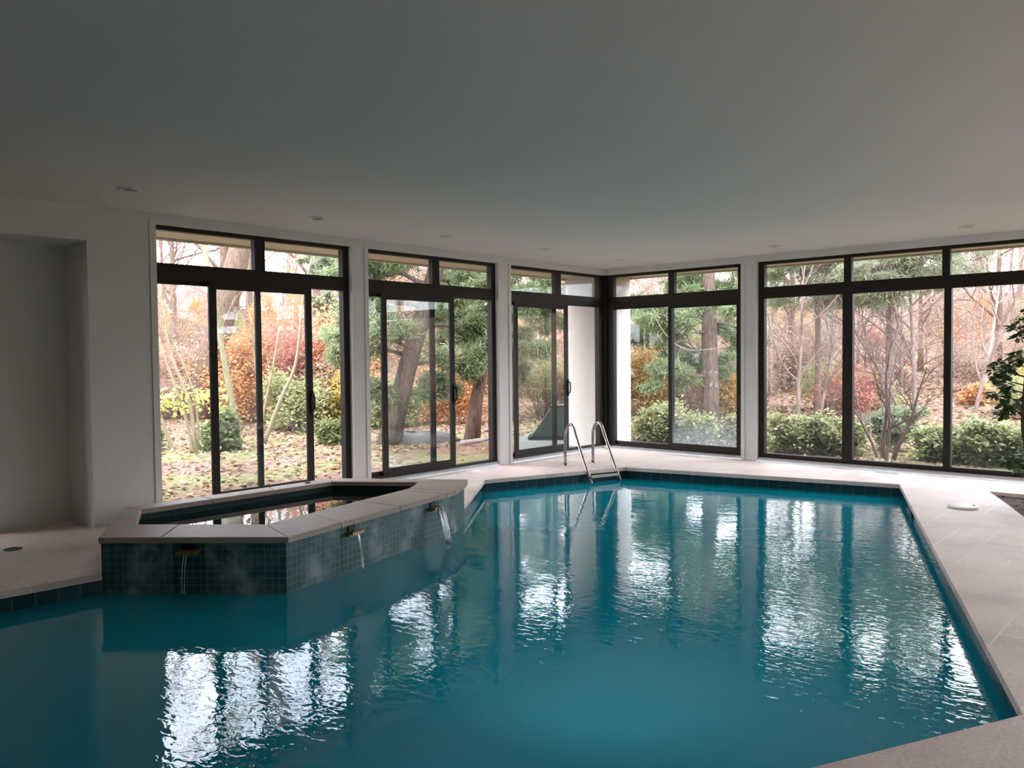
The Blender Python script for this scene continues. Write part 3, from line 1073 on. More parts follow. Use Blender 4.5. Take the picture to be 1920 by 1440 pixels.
# skimmer mouth in the right pool wall
e = Vector((pool_near[0] - pool_right[0], pool_near[1] - pool_right[1], 0)).normalized()
q = Vector((pool_right[0], pool_right[1], 0)) + e * 1.25
nrm = Vector((e.y, -e.x, 0))


def skf(a, b, z):
    v = q + e * a + nrm * b
    return (v.x, v.y, z)


smo = MB().box((-0.11, -0.06, -0.19), (0.11, -0.02, -0.062), skf).build('skimmer_mouth', M['dark'])
tag(smo, 'dark skimmer opening in the right pool wall', 'skimmer')
# floor registers along the windows
vent = empty('floor_vent', (0, 0, 0))
MB().box((-0.16, -0.055, 0.0), (0.16, 0.055, 0.006)).build('frame', M['white_plastic'], vent)
vs2 = MB()
for k in range(7):
    vs2.box((-0.14, -0.042 + k * 0.0125, 0.006), (0.14, -0.036 + k * 0.0125, 0.009))
vs2.build('grille', M['trim'], vent)
for i, (x, y, rz, lb) in enumerate([(0.13, -3.22, R(90), 'white floor vent at the foot of the middle left window'),
                                    (1.80, -0.16, 0, 'white floor vent at the foot of the fogged door window'),
                                    (4.80, -0.14, 0, 'white floor vent at the foot of the wide right window'),
                                    (0.14, -0.75, R(90), 'white floor vent by the open door in the far corner')]):
    o = vent if i == 0 else copy_tree(vent)
    o.location = (x, y, 0.0)
    o.rotation_euler = (0, 0, rz)
    tag(o, lb, 'floor vent', 'floor vents along the windows')

# ------------------------------------------------------------------ planter soil and indoor tree
rng = random.Random(11)
soil = MB()
tr = tessellate_polygon([[Vector((p[0], p[1], 0)) for p in planter]])
soil.mesh([(p[0], p[1], -0.045) for p in planter], [tuple(t) for t in tr])
for k in range(420):
    x, y = rng.uniform(6.25, 8.6), rng.uniform(-3.2, -1.05)
    s_ = rng.uniform(0.012, 0.035)
    if x < 6.3 + (-0.985 - y) * 0.44 or (y < -2.6 and (x < 7.1 or x > 8.3)):
        continue
    a = rng.uniform(0, 6.28)
    ca, sa = math.cos(a) * s_, math.sin(a) * s_
    z = -0.044 + rng.uniform(0, 0.012)
    soil.mesh([(x - ca, y - sa, z), (x + sa * .4, y - ca * .4, z + .006), (x + ca, y + sa, z), (x - sa * .4, y + ca * .4, z + .008)], [(0, 1, 2, 3)])
tag(soil.build('mulch', M['soil']), 'brown bark mulch in the planting bed beside the pool', 'mulch', None, 'stuff')


def leaf_shape(mb, base, direction, normal, length, width, fold=0.15, tip=1.0):
    """obovate leaf, slightly folded along its midrib and drooping at the tip"""
    d_ = direction.normalized()
    s_ = d_.cross(normal)
    if s_.length < 1e-4:
        s_ = d_.orthogonal()
    s_.normalize()
    n_ = s_.cross(d_)
    prof_ = [(0.0, 0.06), (0.3, 0.55), (0.6, 1.0), (0.85, 0.8), (1.0, 0.12 * tip)]
    vs_, fs_ = [], []
    for t, w_ in prof_:
        c_ = base + d_ * (t * length) - n_ * (0.18 * length * t * t)
        h_ = s_ * (w_ * width * 0.5)
        l_ = n_ * (fold * w_ * width * 0.5)
        for p in (c_ - h_ + l_, c_, c_ + h_ + l_):
            vs_.append((p.x, p.y, p.z))
    for i in range(len(prof_) - 1):
        a = i * 3
        fs_ += [(a, a + 1, a + 4, a + 3), (a + 1, a + 2, a + 5, a + 4)]
    mb.mesh(vs_, fs_, True)


tree_in = empty('indoor_tree', (6.74, -1.74, -0.045))
tag(tree_in, 'dark green broad leaved indoor tree growing in the planting bed', 'tree')
rng = random.Random(21)
trunk = MB()
tp = catmull([(0, 0, 0), (-0.005, -0.01, 0.35), (-0.03, 0.0, 0.62), (-0.065, 0.0, 0.90), (-0.055, 0.0, 1.25), (-0.02, 0.0, 1.7), (0.03, 0, 2.15)], 5)
trunk.tube(tp, [0.026 - 0.014 * i / len(tp) for i in range(len(tp))], 10)
lv = MB()
tw_ = MB()
# (height on trunk, azimuth, length, rise)
limbs = [(0.45, 182, 0.24, 0.08), (0.50, 230, 0.22, 0.02), (0.42, 120, 0.22, 0.06), (0.52, 20, 0.30, 0.1), (0.40, 300, 0.26, 0.05),
         (0.95, 178, 0.21, 0.06), (1.02, 215, 0.20, 0.10), (0.98, 40, 0.32, 0.12), (1.05, 330, 0.36, 0.1), (1.0, 110, 0.25, 0.1),
         (1.20, 183, 0.27, 0.06), (1.28, 165, 0.29, 0.14), (1.33, 205, 0.31, 0.16), (1.25, 60, 0.36, 0.15), (1.3, 300, 0.38, 0.12),
         (1.42, 180, 0.25, 0.14), (1.45, 140, 0.25, 0.12), (1.5, 250, 0.28, 0.15), (1.48, 20, 0.42, 0.2), (1.5, 330, 0.4, 0.2),
         (1.75, 190, 0.14, 0.16), (1.8, 90, 0.24, 0.2), (1.8, 350, 0.4, 0.25), (1.9, 280, 0.3, 0.25), (2.1, 60, 0.25, 0.3), (2.1, 320, 0.25, 0.3)]
for hz, az, ln, rise in limbs:
    b = min(tp, key=lambda p: abs(p.z - hz))
    a = R(az + rng.uniform(-8, 8))
    dv = Vector((math.cos(a), math.sin(a) * 0.9, 0))
    p1 = b + dv * ln * 0.55 + Vector((0, 0, rise * 0.35))
    p2 = b + dv * ln + Vector((0, 0, rise))
    pth = catmull([b, p1, p2], 4)
    tw_.tube(pth, [0.008 - 0.005 * i / len(pth) for i in range(len(pth))], 6)
    ends = [p2, p1 + Vector((rng.uniform(-.04, .04), rng.uniform(-.04, .04), 0.04)), (p1 + p2) * 0.5 + Vector((rng.uniform(-.07, .07), rng.uniform(-.07, .07), -0.03))]
    for eidx, ep in enumerate(ends):
        for k in range(15 if eidx == 0 else 12):
            aa = R(k * 137.5 + rng.uniform(-20, 20))
            el = rng.uniform(-0.5, 0.7)
            dd = Vector((math.cos(aa) * math.cos(el), math.sin(aa) * math.cos(el), math.sin(el))) + dv * 0.5
            leaf_shape(lv, ep + Vector((rng.uniform(-.02, .02), rng.uniform(-.02, .02), rng.uniform(-.03, .02))), dd, Vector((rng.uniform(-.4, .4), rng.uniform(-.4, .4), 1)), rng.uniform(0.08, 0.12), rng.uniform(0.046, 0.062))
trunk.build('trunk', M['indoor_bark'], tree_in)
tw_.build('branch_crown', M['indoor_bark'], tree_in)
lv.build('leaves', M['indoor_leaf'], tree_in)


# ================================================================== OUTSIDE
def ground_z(x, y):
    a, b = max(-x, x - 11.1, 0.0), max(y, 0.0)
    d_ = math.hypot(a, b)
    s_ = max(0.0, d_ - 8.0)
    z = -0.10 + 0.135 * s_ * s_ / (s_ + 3.0)
    if d_ > 52:
        z -= 0.09 * (d_ - 52)
    z += 0.05 * math.sin(x * 0.9 + 1.3) * math.sin(y * 0.8) * min(1, d_ / 6)
    z += 0.35 * math.sin(x * 0.21) * math.sin(y * 0.17 + 0.6) * min(1, max(0, d_ - 8) / 10)
    return z


gx = sorted(set([round(-75 + 2.5 * i, 3) for i in range(24)] + [round(-15 + 0.6 * i, 3) for i in range(25)] + [-0.2] + [round(0.6 * i, 3) for i in range(17)] + [11.1, 13.5] + [round(16.5 + 2.5 * i, 3) for i in range(12)]))
gy = sorted(set([round(-24 + 1.0 * i, 3) for i in range(24)] + [0.2] + [round(0.8 * i, 3) for i in range(1, 19)] + [round(15 + 2.5 * i, 3) for i in range(24)]))
gm = MB()
gv = [(x, y, ground_z(x, y)) for y in gy for x in gx]
gf = []
for j in range(len(gy) - 1):
    for i in range(len(gx) - 1):
        cx_, cy_ = (gx[i] + gx[i + 1]) / 2, (gy[j] + gy[j + 1]) / 2
        if -0.2 < cx_ < 11.1 and cy_ < 0.2:
            continue
        w_ = len(gx)
        gf.append((j * w_ + i, j * w_ + i + 1, (j + 1) * w_ + i + 1, (j + 1) * w_ + i))
gm.mesh(gv, gf, True)
structure(gm.build('ground', M['ground']), 'leaf littered ground rising into the woods outside')

# terrace slab outside the corner
tpz = MB()
tpz.prism([(-0.24, -2.25), (-0.24, 0.24), (2.0, 0.24), (1.6, 1.35), (-1.9, 2.3), (-3.4, 1.9), (-2.8, 0.75), (-1.5, -0.75)][::-1], -0.2, -0.055)
structure(tpz.build('terrace', M['concrete']), 'grey concrete slab outside the far corner')

# round stucco column at the corner
colm = empty('stucco_column', (-0.86, 0.97, -0.1))
tag(colm, 'thick round cream stucco column standing outside the far corner', 'column')
MB().lathe([(0.64, 0.0), (0.64, 0.05), (0.615, 0.06), (0.615, 3.24)], (0, 0, 0), 64).build('shaft', M['stucco'], colm)
MB().tube([(0.37, -0.49, 0.62), (0.385, -0.51, 0.62), (0.40, -0.53, 0.60)], 0.02, 8).build('tap', M['white_plastic'], colm)

# sloped green box beyond the corner door
ub = empty('utility_box', (-2.22, 1.18, -0.055), R(38))
tag(ub, 'dull green slope sided metal box on the slab outside the corner door', 'utility box')
s = MB()
pr_ = [(-0.44, 0.0), (0.36, 0.0), (0.36, 0.66), (0.02, 0.66)]
vs_ = [(x, -0.25, z) for x, z in pr_] + [(x, 0.35, z) for x, z in pr_]
s.mesh(vs_, [(0, 1, 2, 3), (7, 6, 5, 4), (0, 4, 5, 1), (1, 5, 6, 2), (2, 6, 7, 3), (3, 7, 4, 0)])
s.build('body', M['box_green'], ub)
MB().box((0.0, -0.28, 0.66), (0.40, 0.38, 0.70)).build('lid', M['box_edge'], ub)
MB().box((-0.46, -0.27, 0.0), (0.38, 0.37, 0.07)).build('plinth', M['box_edge'], ub)


# ------------------------------------------------------------------ plant generators
def rand_dir(rg, base, spread):
    v = Vector((rg.gauss(0, 1), rg.gauss(0, 1), rg.gauss(0, 1)))
    v = v - base * v.dot(base)
    if v.length < 1e-6:
        v = base.orthogonal()
    v.normalize()
    return (base + v * spread).normalized()


def grow(mb, rg, p, d_, length, rad, level, tips, up=0.12, wob=0.10, kids=(4, 5), spread=0.75, sides=(8, 6, 4, 3, 3), ratio=0.62, start=0.35, segs=6, droop=0.0):
    """one branch with its side branches"""
    path, radii = [p.copy()], [rad]
    ns = max(3, segs - level)
    pos = p.copy()
    dirv = d_.copy()
    for k in range(ns):
        dirv = rand_dir(rg, dirv, wob * (1 + 0.5 * level))
        dirv = (dirv + Vector((0, 0, up - droop * level))).normalized()
        pos = pos + dirv * (length / ns)
        path.append(pos.copy())
        radii.append(rad * (1 - 0.72 * (k + 1) / ns))
    mb.tube(path, radii, sides[min(level, len(sides) - 1)], caps=False)
    tips.append((path[-1], dirv, level))
    if level >= len(kids):
        for q in path[1:-1]:
            tips.append((q, dirv, level))
        return
    for k in range(kids[level]):
        t = start + (1 - start) * (k + rg.random()) / kids[level]
        i = min(int(t * ns), ns - 1)
        fr = t * ns - i
        b = path[i].lerp(path[i + 1], fr)
        r0 = radii[i] + (radii[i + 1] - radii[i]) * fr
        dd = rand_dir(rg, dirv, spread * rg.uniform(0.7, 1.4))
        grow(mb, rg, b, dd, length * ratio * rg.uniform(0.7, 1.15) * (1.15 - 0.5 * t), r0 * 0.6, level + 1, tips, up, wob, kids, spread, sides, ratio, 0.2, segs, droop)


def leaf_cloud(name, mat, centres, per, spread, size, rg_seed, parent=None, flat=0.4):
    """many separate little leaves round a list of points"""
    g = np.random.default_rng(rg_seed)
    c = np.repeat(np.array(centres, dtype=float), per, axis=0)
    n_ = len(c)
    c = c + g.normal(0, spread, (n_, 3))
    nr = g.normal(0, 1, (n_, 3))
    nr[:, 2] = np.abs(nr[:, 2]) + flat
    nr /= np.linalg.norm(nr, axis=1)[:, None]
    t = np.cross(nr, g.normal(0, 1, (n_, 3)))
    t /= np.linalg.norm(t, axis=1)[:, None] + 1e-9
    b = np.cross(nr, t)
    s_ = size * g.uniform(0.6, 1.35, (n_, 1))
    V = np.empty((n_, 4, 3))
    V[:, 0] = c - t * s_
    V[:, 1] = c + b * s_ * 0.55 + nr * s_ * 0.12
    V[:, 2] = c + t * s_
    V[:, 3] = c - b * s_ * 0.55 + nr * s_ * 0.12
    return quads(name, mat, V, parent)


def quads(name, mat, V, parent=None):
    n_ = len(V)
    me = bpy.data.meshes.new(name)
    me.vertices.add(n_ * 4)
    me.vertices.foreach_set('co', V.reshape(-1).astype(np.float32))
    me.loops.add(n_ * 4)
    me.loops.foreach_set('vertex_index', np.arange(n_ * 4, dtype=np.int32))
    me.polygons.add(n_)
    me.polygons.foreach_set('loop_start', np.arange(0, n_ * 4, 4, dtype=np.int32))
    me.polygons.foreach_set('loop_total', np.full(n_, 4, dtype=np.int32))
    me.materials.append(mat)
    me.update(calc_edges=True)
    me.validate()
    o = bpy.data.objects.new(name, me)
    COL.objects.link(o)
    if parent is not None:
        o.parent = parent
    return o


def needle_tufts(name, mat, pts, dirs, per, length, width, seed, parent=None):
    """soft sprays of long needles at the ends of pine twigs"""
    g = np.random.default_rng(seed)
    c = np.repeat(np.array(pts, dtype=float), per, axis=0)
    d_ = np.repeat(np.array(dirs, dtype=float), per, axis=0)
    n_ = len(c)
    c = c + g.normal(0, 0.09, (n_, 3)) * np.array([1, 1, 0.45])
    v = d_ * 0.8 + g.normal(0, 0.75, (n_, 3))
    v /= np.linalg.norm(v, axis=1)[:, None]
    s_ = np.cross(v, g.normal(0, 1, (n_, 3)))
    s_ /= np.linalg.norm(s_, axis=1)[:, None] + 1e-9
    ln = length * g.uniform(0.6, 1.3, (n_, 1))
    w_ = width * g.uniform(0.7, 1.3, (n_, 1))
    V = np.empty((n_, 4, 3))
    V[:, 0] = c - s_ * w_ * 0.4
    V[:, 1] = c + s_ * w_ * 0.4
    V[:, 2] = c + v * ln + s_ * w_ * 0.5 + np.array([0, 0, -0.02])
    V[:, 3] = c + v * ln - s_ * w_ * 0.5 + np.array([0, 0, -0.02])
    return quads(name, mat, V, parent)


def pine(name, seed, height, r0, lean, bough_zs, bmat, nmat, reach=2.4, per=7, needle=0.13, nw=0.020):
    """pine: trunk, long level boughs, needle sprays. Built at the origin, returned as an Empty with parts"""
    rg = random.Random(seed)
    root = empty(name)
    tm = MB()
    path = [Vector((0, 0, -0.3))]
    nsg = 12
    for k in range(1, nsg + 1):
        z = height * k / nsg
        path.append(Vector((lean[0] * z + 0.05 * math.sin(k), lean[1] * z + 0.05 * math.cos(1.7 * k), z)))
    tm.tube(path, [r0 * (1.25 if k == 0 else 1.0) * (1 - 0.75 * k / nsg) for k in range(nsg + 1)], 12)
    tm.build('trunk', bmat, root)
    bm_ = MB()
    P, D = [], []
    for zb, az, ln in bough_zs:
        k = min(max(zb / height * nsg, 0.01), nsg - 0.01)
        b = path[int(k)].lerp(path[min(int(k) + 1, nsg)], k - int(k))
        a = R(az)
        dv = Vector((math.cos(a), math.sin(a), rg.uniform(-0.05, 0.25))).normalized()
        tips = []
        grow(bm_, rg, b, dv, ln, 0.035 + 0.012 * ln, 1, tips, up=0.01, wob=0.10, kids=(0, 7, 4), spread=0.8, sides=(6, 5, 3, 3), ratio=0.42, start=0.25, segs=7, droop=0.01)
        for t_, d2, lev in tips:
            if lev >= 2:
                for q in range(3):
                    P.append((t_.x + rg.uniform(-.10, .10), t_.y + rg.uniform(-.10, .10), t_.z + rg.uniform(-.03, .06)))
                    D.append((d2.x, d2.y, d2.z * 0.4 + 0.15))
    bm_.build('bough_crown', bmat, root)
    needle_tufts('needles', nmat, P, D, per, needle, nw, seed + 5, root)
    return root


def broad(name, seed, height, r0, kids, leaves=None, bmat=None, lean=(0, 0), per=10, spread=0.25, size=0.07, bare_from=2, crown0=0.3, up=0.10, spread_b=0.7, ratio=0.58):
    """deciduous tree; leaves = material or None for a bare crown"""
    rg = random.Random(seed)
    root = empty(name)
    tm, bm_ = MB(), MB()
    nsg = 9
    path = [Vector((0, 0, -0.3))]
    for k in range(1, nsg + 1):
        z = height * 0.75 * k / nsg
        path.append(Vector((lean[0] * z + rg.uniform(-.04, .04) * height * 0.06 * 5 / nsg, lean[1] * z + rg.uniform(-.04, .04) * height * 0.06 * 5 / nsg, z)))
    radii = [r0 * (1.3 if k == 0 else 1.0) * (1 - 0.78 * k / nsg) for k in range(nsg + 1)]
    tm.tube(path, radii, 10)
    tm.build('trunk', bmat, root)
    tips = []
    for k in range(kids[0]):
        t = crown0 + (1 - crown0) * (k + rg.random()) / kids[0]
        i = min(int(t * nsg), nsg - 1)
        b = path[i].lerp(path[i + 1], t * nsg - i)
        a = rg.uniform(0, 6.283)
        dv = Vector((math.cos(a), math.sin(a), rg.uniform(0.35, 1.1))).normalized()
        grow(bm_, rg, b, dv, height * rg.uniform(0.26, 0.42) * (1.2 - 0.5 * t), radii[i] * 0.5, 1, tips, up=up, wob=0.13, kids=(0,) + tuple(kids[1:]), spread=spread_b, sides=(6, 4, 3, 3, 3), ratio=ratio, start=0.25)
    bm_.build('branch_crown', bmat, root)
    if leaves is not None:
        cs = [tuple(t_[0]) for t_ in tips if t_[2] >= bare_from]
        leaf_cloud('foliage', leaves, cs, per, spread, size, seed + 9, root)
    return root


def bush(name, seed, w, h, mat, stem_mat, n_=60, per=26, size=0.05, stems=9):
    rg = random.Random(seed)
    root = empty(name)
    sm_ = MB()
    cs = []
    for k in range(stems):
        a = rg.uniform(0, 6.28)
        r_ = w * 0.5 * math.sqrt(rg.random()) * 0.8
        tips = []
        grow(sm_, rg, Vector((math.cos(a) * r_ * 0.25, math.sin(a) * r_ * 0.25, -0.05)), Vector((math.cos(a) * r_ / h, math.sin(a) * r_ / h, 1)).normalized(), h * rg.uniform(0.6, 1.0), 0.014, 0, tips, up=0.05, wob=0.2, kids=(3, 2), sides=(4, 3, 3), segs=4)
        cs += [tuple(t_[0]) for t_ in tips]
    for k in range(n_):
        a, e_ = rg.uniform(0, 6.28), rg.uniform(0.0, 1.5)
        rr_ = rg.uniform(0.55, 1.0)
        cs.append((math.cos(a) * math.cos(e_) * w * 0.5 * rr_, math.sin(a) * math.cos(e_) * w * 0.5 * rr_, max(0.04, math.sin(e_) * h * rr_)))
    sm_.build('stems', stem_mat, root)
    leaf_cloud('foliage', mat, cs, per, 0.10 * min(w, h) + 0.02, size, seed + 3, root, flat=0.8)
    return root


def put(o, x, y, rz=0.0, s=1.0, dz=0.0):
    o.location = (x, y, ground_z(x, y) + dz)
    o.rotation_euler = (0, 0, rz)
    o.scale = (s, s, s) if isinstance(s, (int, float)) else s
    return o


def set_leaf(o, mat, part='foliage'):
    for ch in o.children:
        if ch.name.startswith(part):
            ch.material_slots[0].link = 'OBJECT'
            ch.material_slots[0].material = mat


# ------------------------------------------------------------------ near trees, each with its own look
# big leaning trunk behind the nearest left window
t = broad('leaning_tree', 5, 15.0, 0.40, (7, 4, 4, 3), None, M['bark_brown'], lean=(0.12, 0.25), crown0=0.5)
put(t, -11.6, -1.75)
tag(t, 'massive brown trunk leaning right outside the nearest left window', 'tree')

# pale multi-stemmed clumps
def clump(name, seed, stems, mat, label, loc, leaves=None, leaf_pts=None):
    rg = random.Random(seed)
    root = empty(name)
    for pth, r_ in stems:
        mb_ = MB()
        cp = catmull(pth, 4)
        mb_.tube(cp, [r_ * (1 - 0.6 * i / len(cp)) for i in range(len(cp))], 7)
        tips = []
        for k in range(4):
            i = int(len(cp) * (0.55 + 0.1 * k))
            if i < len(cp):
                grow(mb_, rg, cp[i], rand_dir(rg, (cp[-1] - cp[0]).normalized(), 0.6), 0.9, r_ * 0.3, 1, tips, kids=(0, 3), sides=(5, 4, 3))
        mb_.build('stem', mat, root)
    if leaves:
        leaf_cloud('foliage', leaves, leaf_pts, 26, 0.11, 0.06, seed, root)
    put(root, *loc)
    tag(root, label, 'sapling')
    return root


rv = Vector((0.45, 0.89, 0))    # across the view through the left windows


def st(pairs):
    return [(rv.x * a, rv.y * a, z) for a, z in pairs]


rgl = random.Random(8)
lp = [(rv.x * a + rgl.uniform(-.15, .15), rv.y * a + rgl.uniform(-.15, .15), 0.95 + rgl.uniform(-0.12, 0.22)) for a in [(-0.72 + 0.12 * k) for k in range(12)]]
clump('sapling', 31, [(st([(-0.35, -0.1), (-0.55, 0.6), (-0.75, 1.2)]), 0.045), (st([(0.0, -0.1), (-0.15, 0.7), (-0.45, 1.7), (-0.7, 2.6), (-1.0, 3.6)]), 0.035), (st([(0.05, -0.1), (-0.05, 0.9), (-0.35, 1.8), (-0.5, 2.9), (-0.6, 4.2)]), 0.04),
                      (st([(0.1, -0.1), (0.05, 1.0), (-0.25, 1.9), (-0.6, 2.7)]), 0.025)],
      M['bark_pale'], 'pale stemmed sapling clump with lime yellow leaves outside the nearest left window', (-6.75, -4.24), M['lime'], lp)
clump('sapling', 32, [(st([(0.0, -0.1), (-0.10, 0.9), (-0.25, 1.9), (-0.45, 3.2), (-0.55, 4.4)]), 0.075), (st([(0.05, -0.1), (-0.20, 1.5), (-0.30, 2.6), (-0.6, 4.0)]), 0.04)],
      M['bark_pale'], 'thick pale stemmed sapling just right of the first door stile on the left', (-6.30, -3.55))
clump('sapling', 33, [(st([(0.0, 0.1), (0.02, 0.9), (-0.03, 1.7), (-0.1, 2.6)]), 0.035), (st([(0.0, 0.1), (0.12, 0.8), (0.28, 1.5), (0.45, 2.4)]), 0.035), (st([(0.1, 0.1), (0.45, 1.0), (0.75, 1.7), (0.9, 2.9), (1.1, 3.8)]), 0.045)],
      M['bark_pale'], 'forked pale sapling with spreading stems in the middle of the first left door', (-6.05, -3.25))

# pines
def boughs(rg, z0, z1, count, ln0, ln1, az=None):
    out = []
    for k in range(count):
        z = z0 + (z1 - z0) * (k + rg.random() * 0.6) / count
        a = rg.uniform(0, 360) if az is None else rg.choice(az) + rg.uniform(-35, 35)
        out.append((z, a, rg.uniform(ln0, ln1)))
    return out


rg = random.Random(71)
bz = [(1.0, 60, 0.9), (1.15, 230, 0.8), (1.55, 50, 1.5), (1.75, 250, 1.3), (1.9, 300, 1.2), (2.15, 240, 1.6), (2.3, 70, 1.5), (2.5, 120, 1.2), (2.75, 250, 1.7), (2.9, 20, 1.4), (3.15, 230, 1.9), (3.3, 100, 1.6), (3.6, 260, 1.9)] + boughs(rg, 3.7, 11.5, 34, 1.2, 2.4)
p = pine('leaning_pine', 72, 11.5, 0.21, (0.19, 0.23), bz, M['bark_pine'], M['needle'], per=11)
put(p, -4.35, -1.45)
tag(p, 'dark pine leaning right with drooping green boughs outside the middle left window', 'pine tree')

rg = random.Random(75)
bz = boughs(rg, 1.0, 3.0, 9, 0.9, 1.7) + boughs(rg, 3.0, 9.0, 26, 1.2, 2.2)
p = pine('pine', 76, 10.5, 0.20, (0.03, 0.02), bz, M['bark_pine'], M['needle'], per=11)
put(p, -6.6, 4.6)
tag(p, 'bushy green pine behind the slope sided box outside the corner door', 'pine tree')

rg = random.Random(77)
bz = [(1.35, 300, 1.2), (1.8, 330, 1.8), (2.0, 215, 1.7), (2.5, 300, 1.9), (2.7, 30, 2.0), (3.2, 200, 2.0), (3.4, 320, 2.0)] + boughs(rg, 3.6, 11.0, 26, 1.3, 2.3)
p = pine('pine', 78, 13.0, 0.17, (0.0, 0.0), bz, M['bark_pine'], M['needle'], per=11)
put(p, -3.1, 7.6)
tag(p, 'tall green pine standing behind the fogged door window', 'pine tree')

rg = random.Random(79)
bz = [(1.2, 250, 1.4), (1.7, 215, 1.7), (2.3, 240, 1.8), (2.6, 180, 1.7), (3.0, 330, 1.6)] + boughs(rg, 3.2, 10.0, 16, 1.2, 2.0)
p = pine('pine', 80, 12.5, 0.21, (-0.01, 0.0), bz, M['bark_pine'], M['needle'], per=10)
put(p, -1.35, 6.3)
tag(p, 'tall pine seen against the pier right of the fogged door window', 'pine tree')

rg = random.Random(81)
bz = boughs(rg, 2.9, 4.8, 18, 1.2, 2.2) + boughs(rg, 5.0, 12.0, 16, 1.2, 2.0)
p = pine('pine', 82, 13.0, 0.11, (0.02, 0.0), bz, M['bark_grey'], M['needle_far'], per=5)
put(p, 1.9, 9.2)
tag(p, 'sparse grey pine with pale needles high behind the wide right window', 'pine tree')

rg = random.Random(83)
bz = boughs(rg, 2.9, 4.6, 14, 1.1, 2.0) + boughs(rg, 4.6, 8.0, 5, 0.8, 1.4)
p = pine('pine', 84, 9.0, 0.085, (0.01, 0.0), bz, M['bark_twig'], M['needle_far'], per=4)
put(p, 0.0, 9.6)
tag(p, 'thin pine with pale high boughs at the left transom of the wide right window', 'pine tree')

# slim trunk right in the middle left window, with a bare limb
t = broad('slanting_tree', 41, 9.0, 0.15, (6, 4, 3), M['gold'], M['bark_brown'], lean=(0.10, 0.14), per=4, spread=0.2, size=0.05, crown0=0.42, spread_b=0.8)
put(t, -3.35, -0.05)
tag(t, 'slanting brown trunk with sparse golden leaves beside the pier of the middle left window', 'tree')

# bare shrubs and low branches behind the right window
def thicket(name, seed, stems, bmat, label, cat, loc, kids=(7, 6, 4), leaves=None):
    """bare twiggy growth from one base; stems = (dx, dy, lean x, lean y, length, radius)"""
    rg = random.Random(seed)
    root = empty(name)
    cs = []
    for dx, dy, lx, ly, ln, r_ in stems:
        mb_ = MB()
        tips = []
        grow(mb_, rg, Vector((dx, dy, -0.08)), Vector((lx, ly, 1)).normalized(), ln, r_, 0, tips, up=0.04, wob=0.12, kids=kids, spread=0.8, sides=(8, 5, 3, 3), ratio=0.5, start=0.22, segs=8)
        mb_.build('stem', bmat, root)
        cs += [tuple(t_[0]) for t_ in tips if t_[2] >= 2]
    if leaves is not None:
        leaf_cloud('foliage', leaves, cs, 1, 0.10, 0.035, seed, root)
    put(root, *loc)
    tag(root, label, cat)


thicket('bare_shrub', 51, [(0, 0, -0.12, 0.05, 2.0, 0.045), (0.12, 0.05, 0.30, 0.1, 1.7, 0.04), (-0.08, 0.1, -0.35, 0.2, 1.5, 0.03), (0.05, -0.05, 0.05, 0.0, 2.3, 0.03)],
        M['bark_twig'], 'reddish bare twiggy shrub outside the wide right window', 'shrub', (4.0, 2.25))
thicket('bare_tree', 52, [(0, 0, -0.05, 0.0, 4.6, 0.055), (0.3, 0.3, 0.2, 0.1, 3.8, 0.04)], M['bark_twig'], 'bare low branched tree at the left edge of the wide right window', 'tree', (0.6, 6.9), (15, 7, 5))
thicket('bare_tree', 53, [(0, 0, 0.02, 0.0, 5.2, 0.06), (-0.3, 0.2, -0.25, 0.0, 4.2, 0.045)], M['bark_grey'], 'bare tangled grey tree outside the middle pane of the wide right window', 'tree', (2.7, 8.8), (15, 7, 5))
thicket('bare_tree', 57, [(0, 0, 0.05, 0.0, 5.0, 0.05)], M['bark_twig'], 'bare twiggy tree behind the far right pane of the wide window', 'tree', (4.1, 7.6), (15, 7, 5))
t = broad('birch_tree', 54, 11.0, 0.17, (8, 5, 4), None, M['bark_white'], crown0=0.4)
put(t, -1.25, 13.8)
tag(t, 'white barked birch behind the wide right window', 'tree')
t = broad('birch_tree', 55, 5.0, 0.06, (4, 3), None, M['bark_white'], lean=(0.1, 0.1), crown0=0.6)
put(t, 3.1, 13.5)
tag(t, 'thin white birch stem behind the far right pane', 'tree')

# sapling pine
rg = random.Random(85)
p = pine('pine_sapling', 86, 1.5, 0.03, (0.05, 0.0), boughs(rg, 0.35, 1.35, 9, 0.45, 0.8), M['bark_pine'], M['needle_far'], per=8, needle=0.13, nw=0.03)
put(p, 3.75, 3.6, 0.5, 0.52)
tag(p, 'knee high green pine sapling behind the bare shrub on the right', 'pine tree')

# shrubs close to the windows
shrubs = [(-0.35, 2.15, 1.05, 0.66, 'shrub', 'dark green shrub against the round stucco column'),
          (0.55, 2.3, 0.9, 0.55, 'shrub', 'low green shrub behind the left pane of the fogged door window'),
          (1.25, 2.85, 1.0, 0.5, 'shrub', 'green shrub behind the fogged pane'),
          (2.55, 2.35, 0.95, 0.58, 'shrub', 'green shrub at the left edge of the wide right window'),
          (3.25, 2.55, 0.80, 0.48, 'shrub', 'green shrub beside the first mullion of the wide right window'),
          (4.75, 2.60, 0.75, 0.45, 'shrub', 'green shrub just right of the reddish bare shrub'),
          (5.35, 2.50, 0.85, 0.58, 'shrub', 'leafy green shrub at the second mullion of the wide right window'),
          (6.10, 2.55, 0.95, 0.52, 'shrub', 'green shrub behind the indoor tree'),
          (7.2, 2.4, 1.0, 0.7, 'shrub', 'green shrub beyond the right edge of the wide window'),
          (-6.15, -4.0, 0.75, 0.55, 'fern', 'round fern tussock below the pale saplings'),
          (-5.5, -1.85, 0.6, 0.4, 'fern', 'small leafy fern at the foot of the leaning pine'),
          (-7.35, -4.9, 0.6, 0.45, 'fern', 'low fern at the left edge of the nearest left window')]
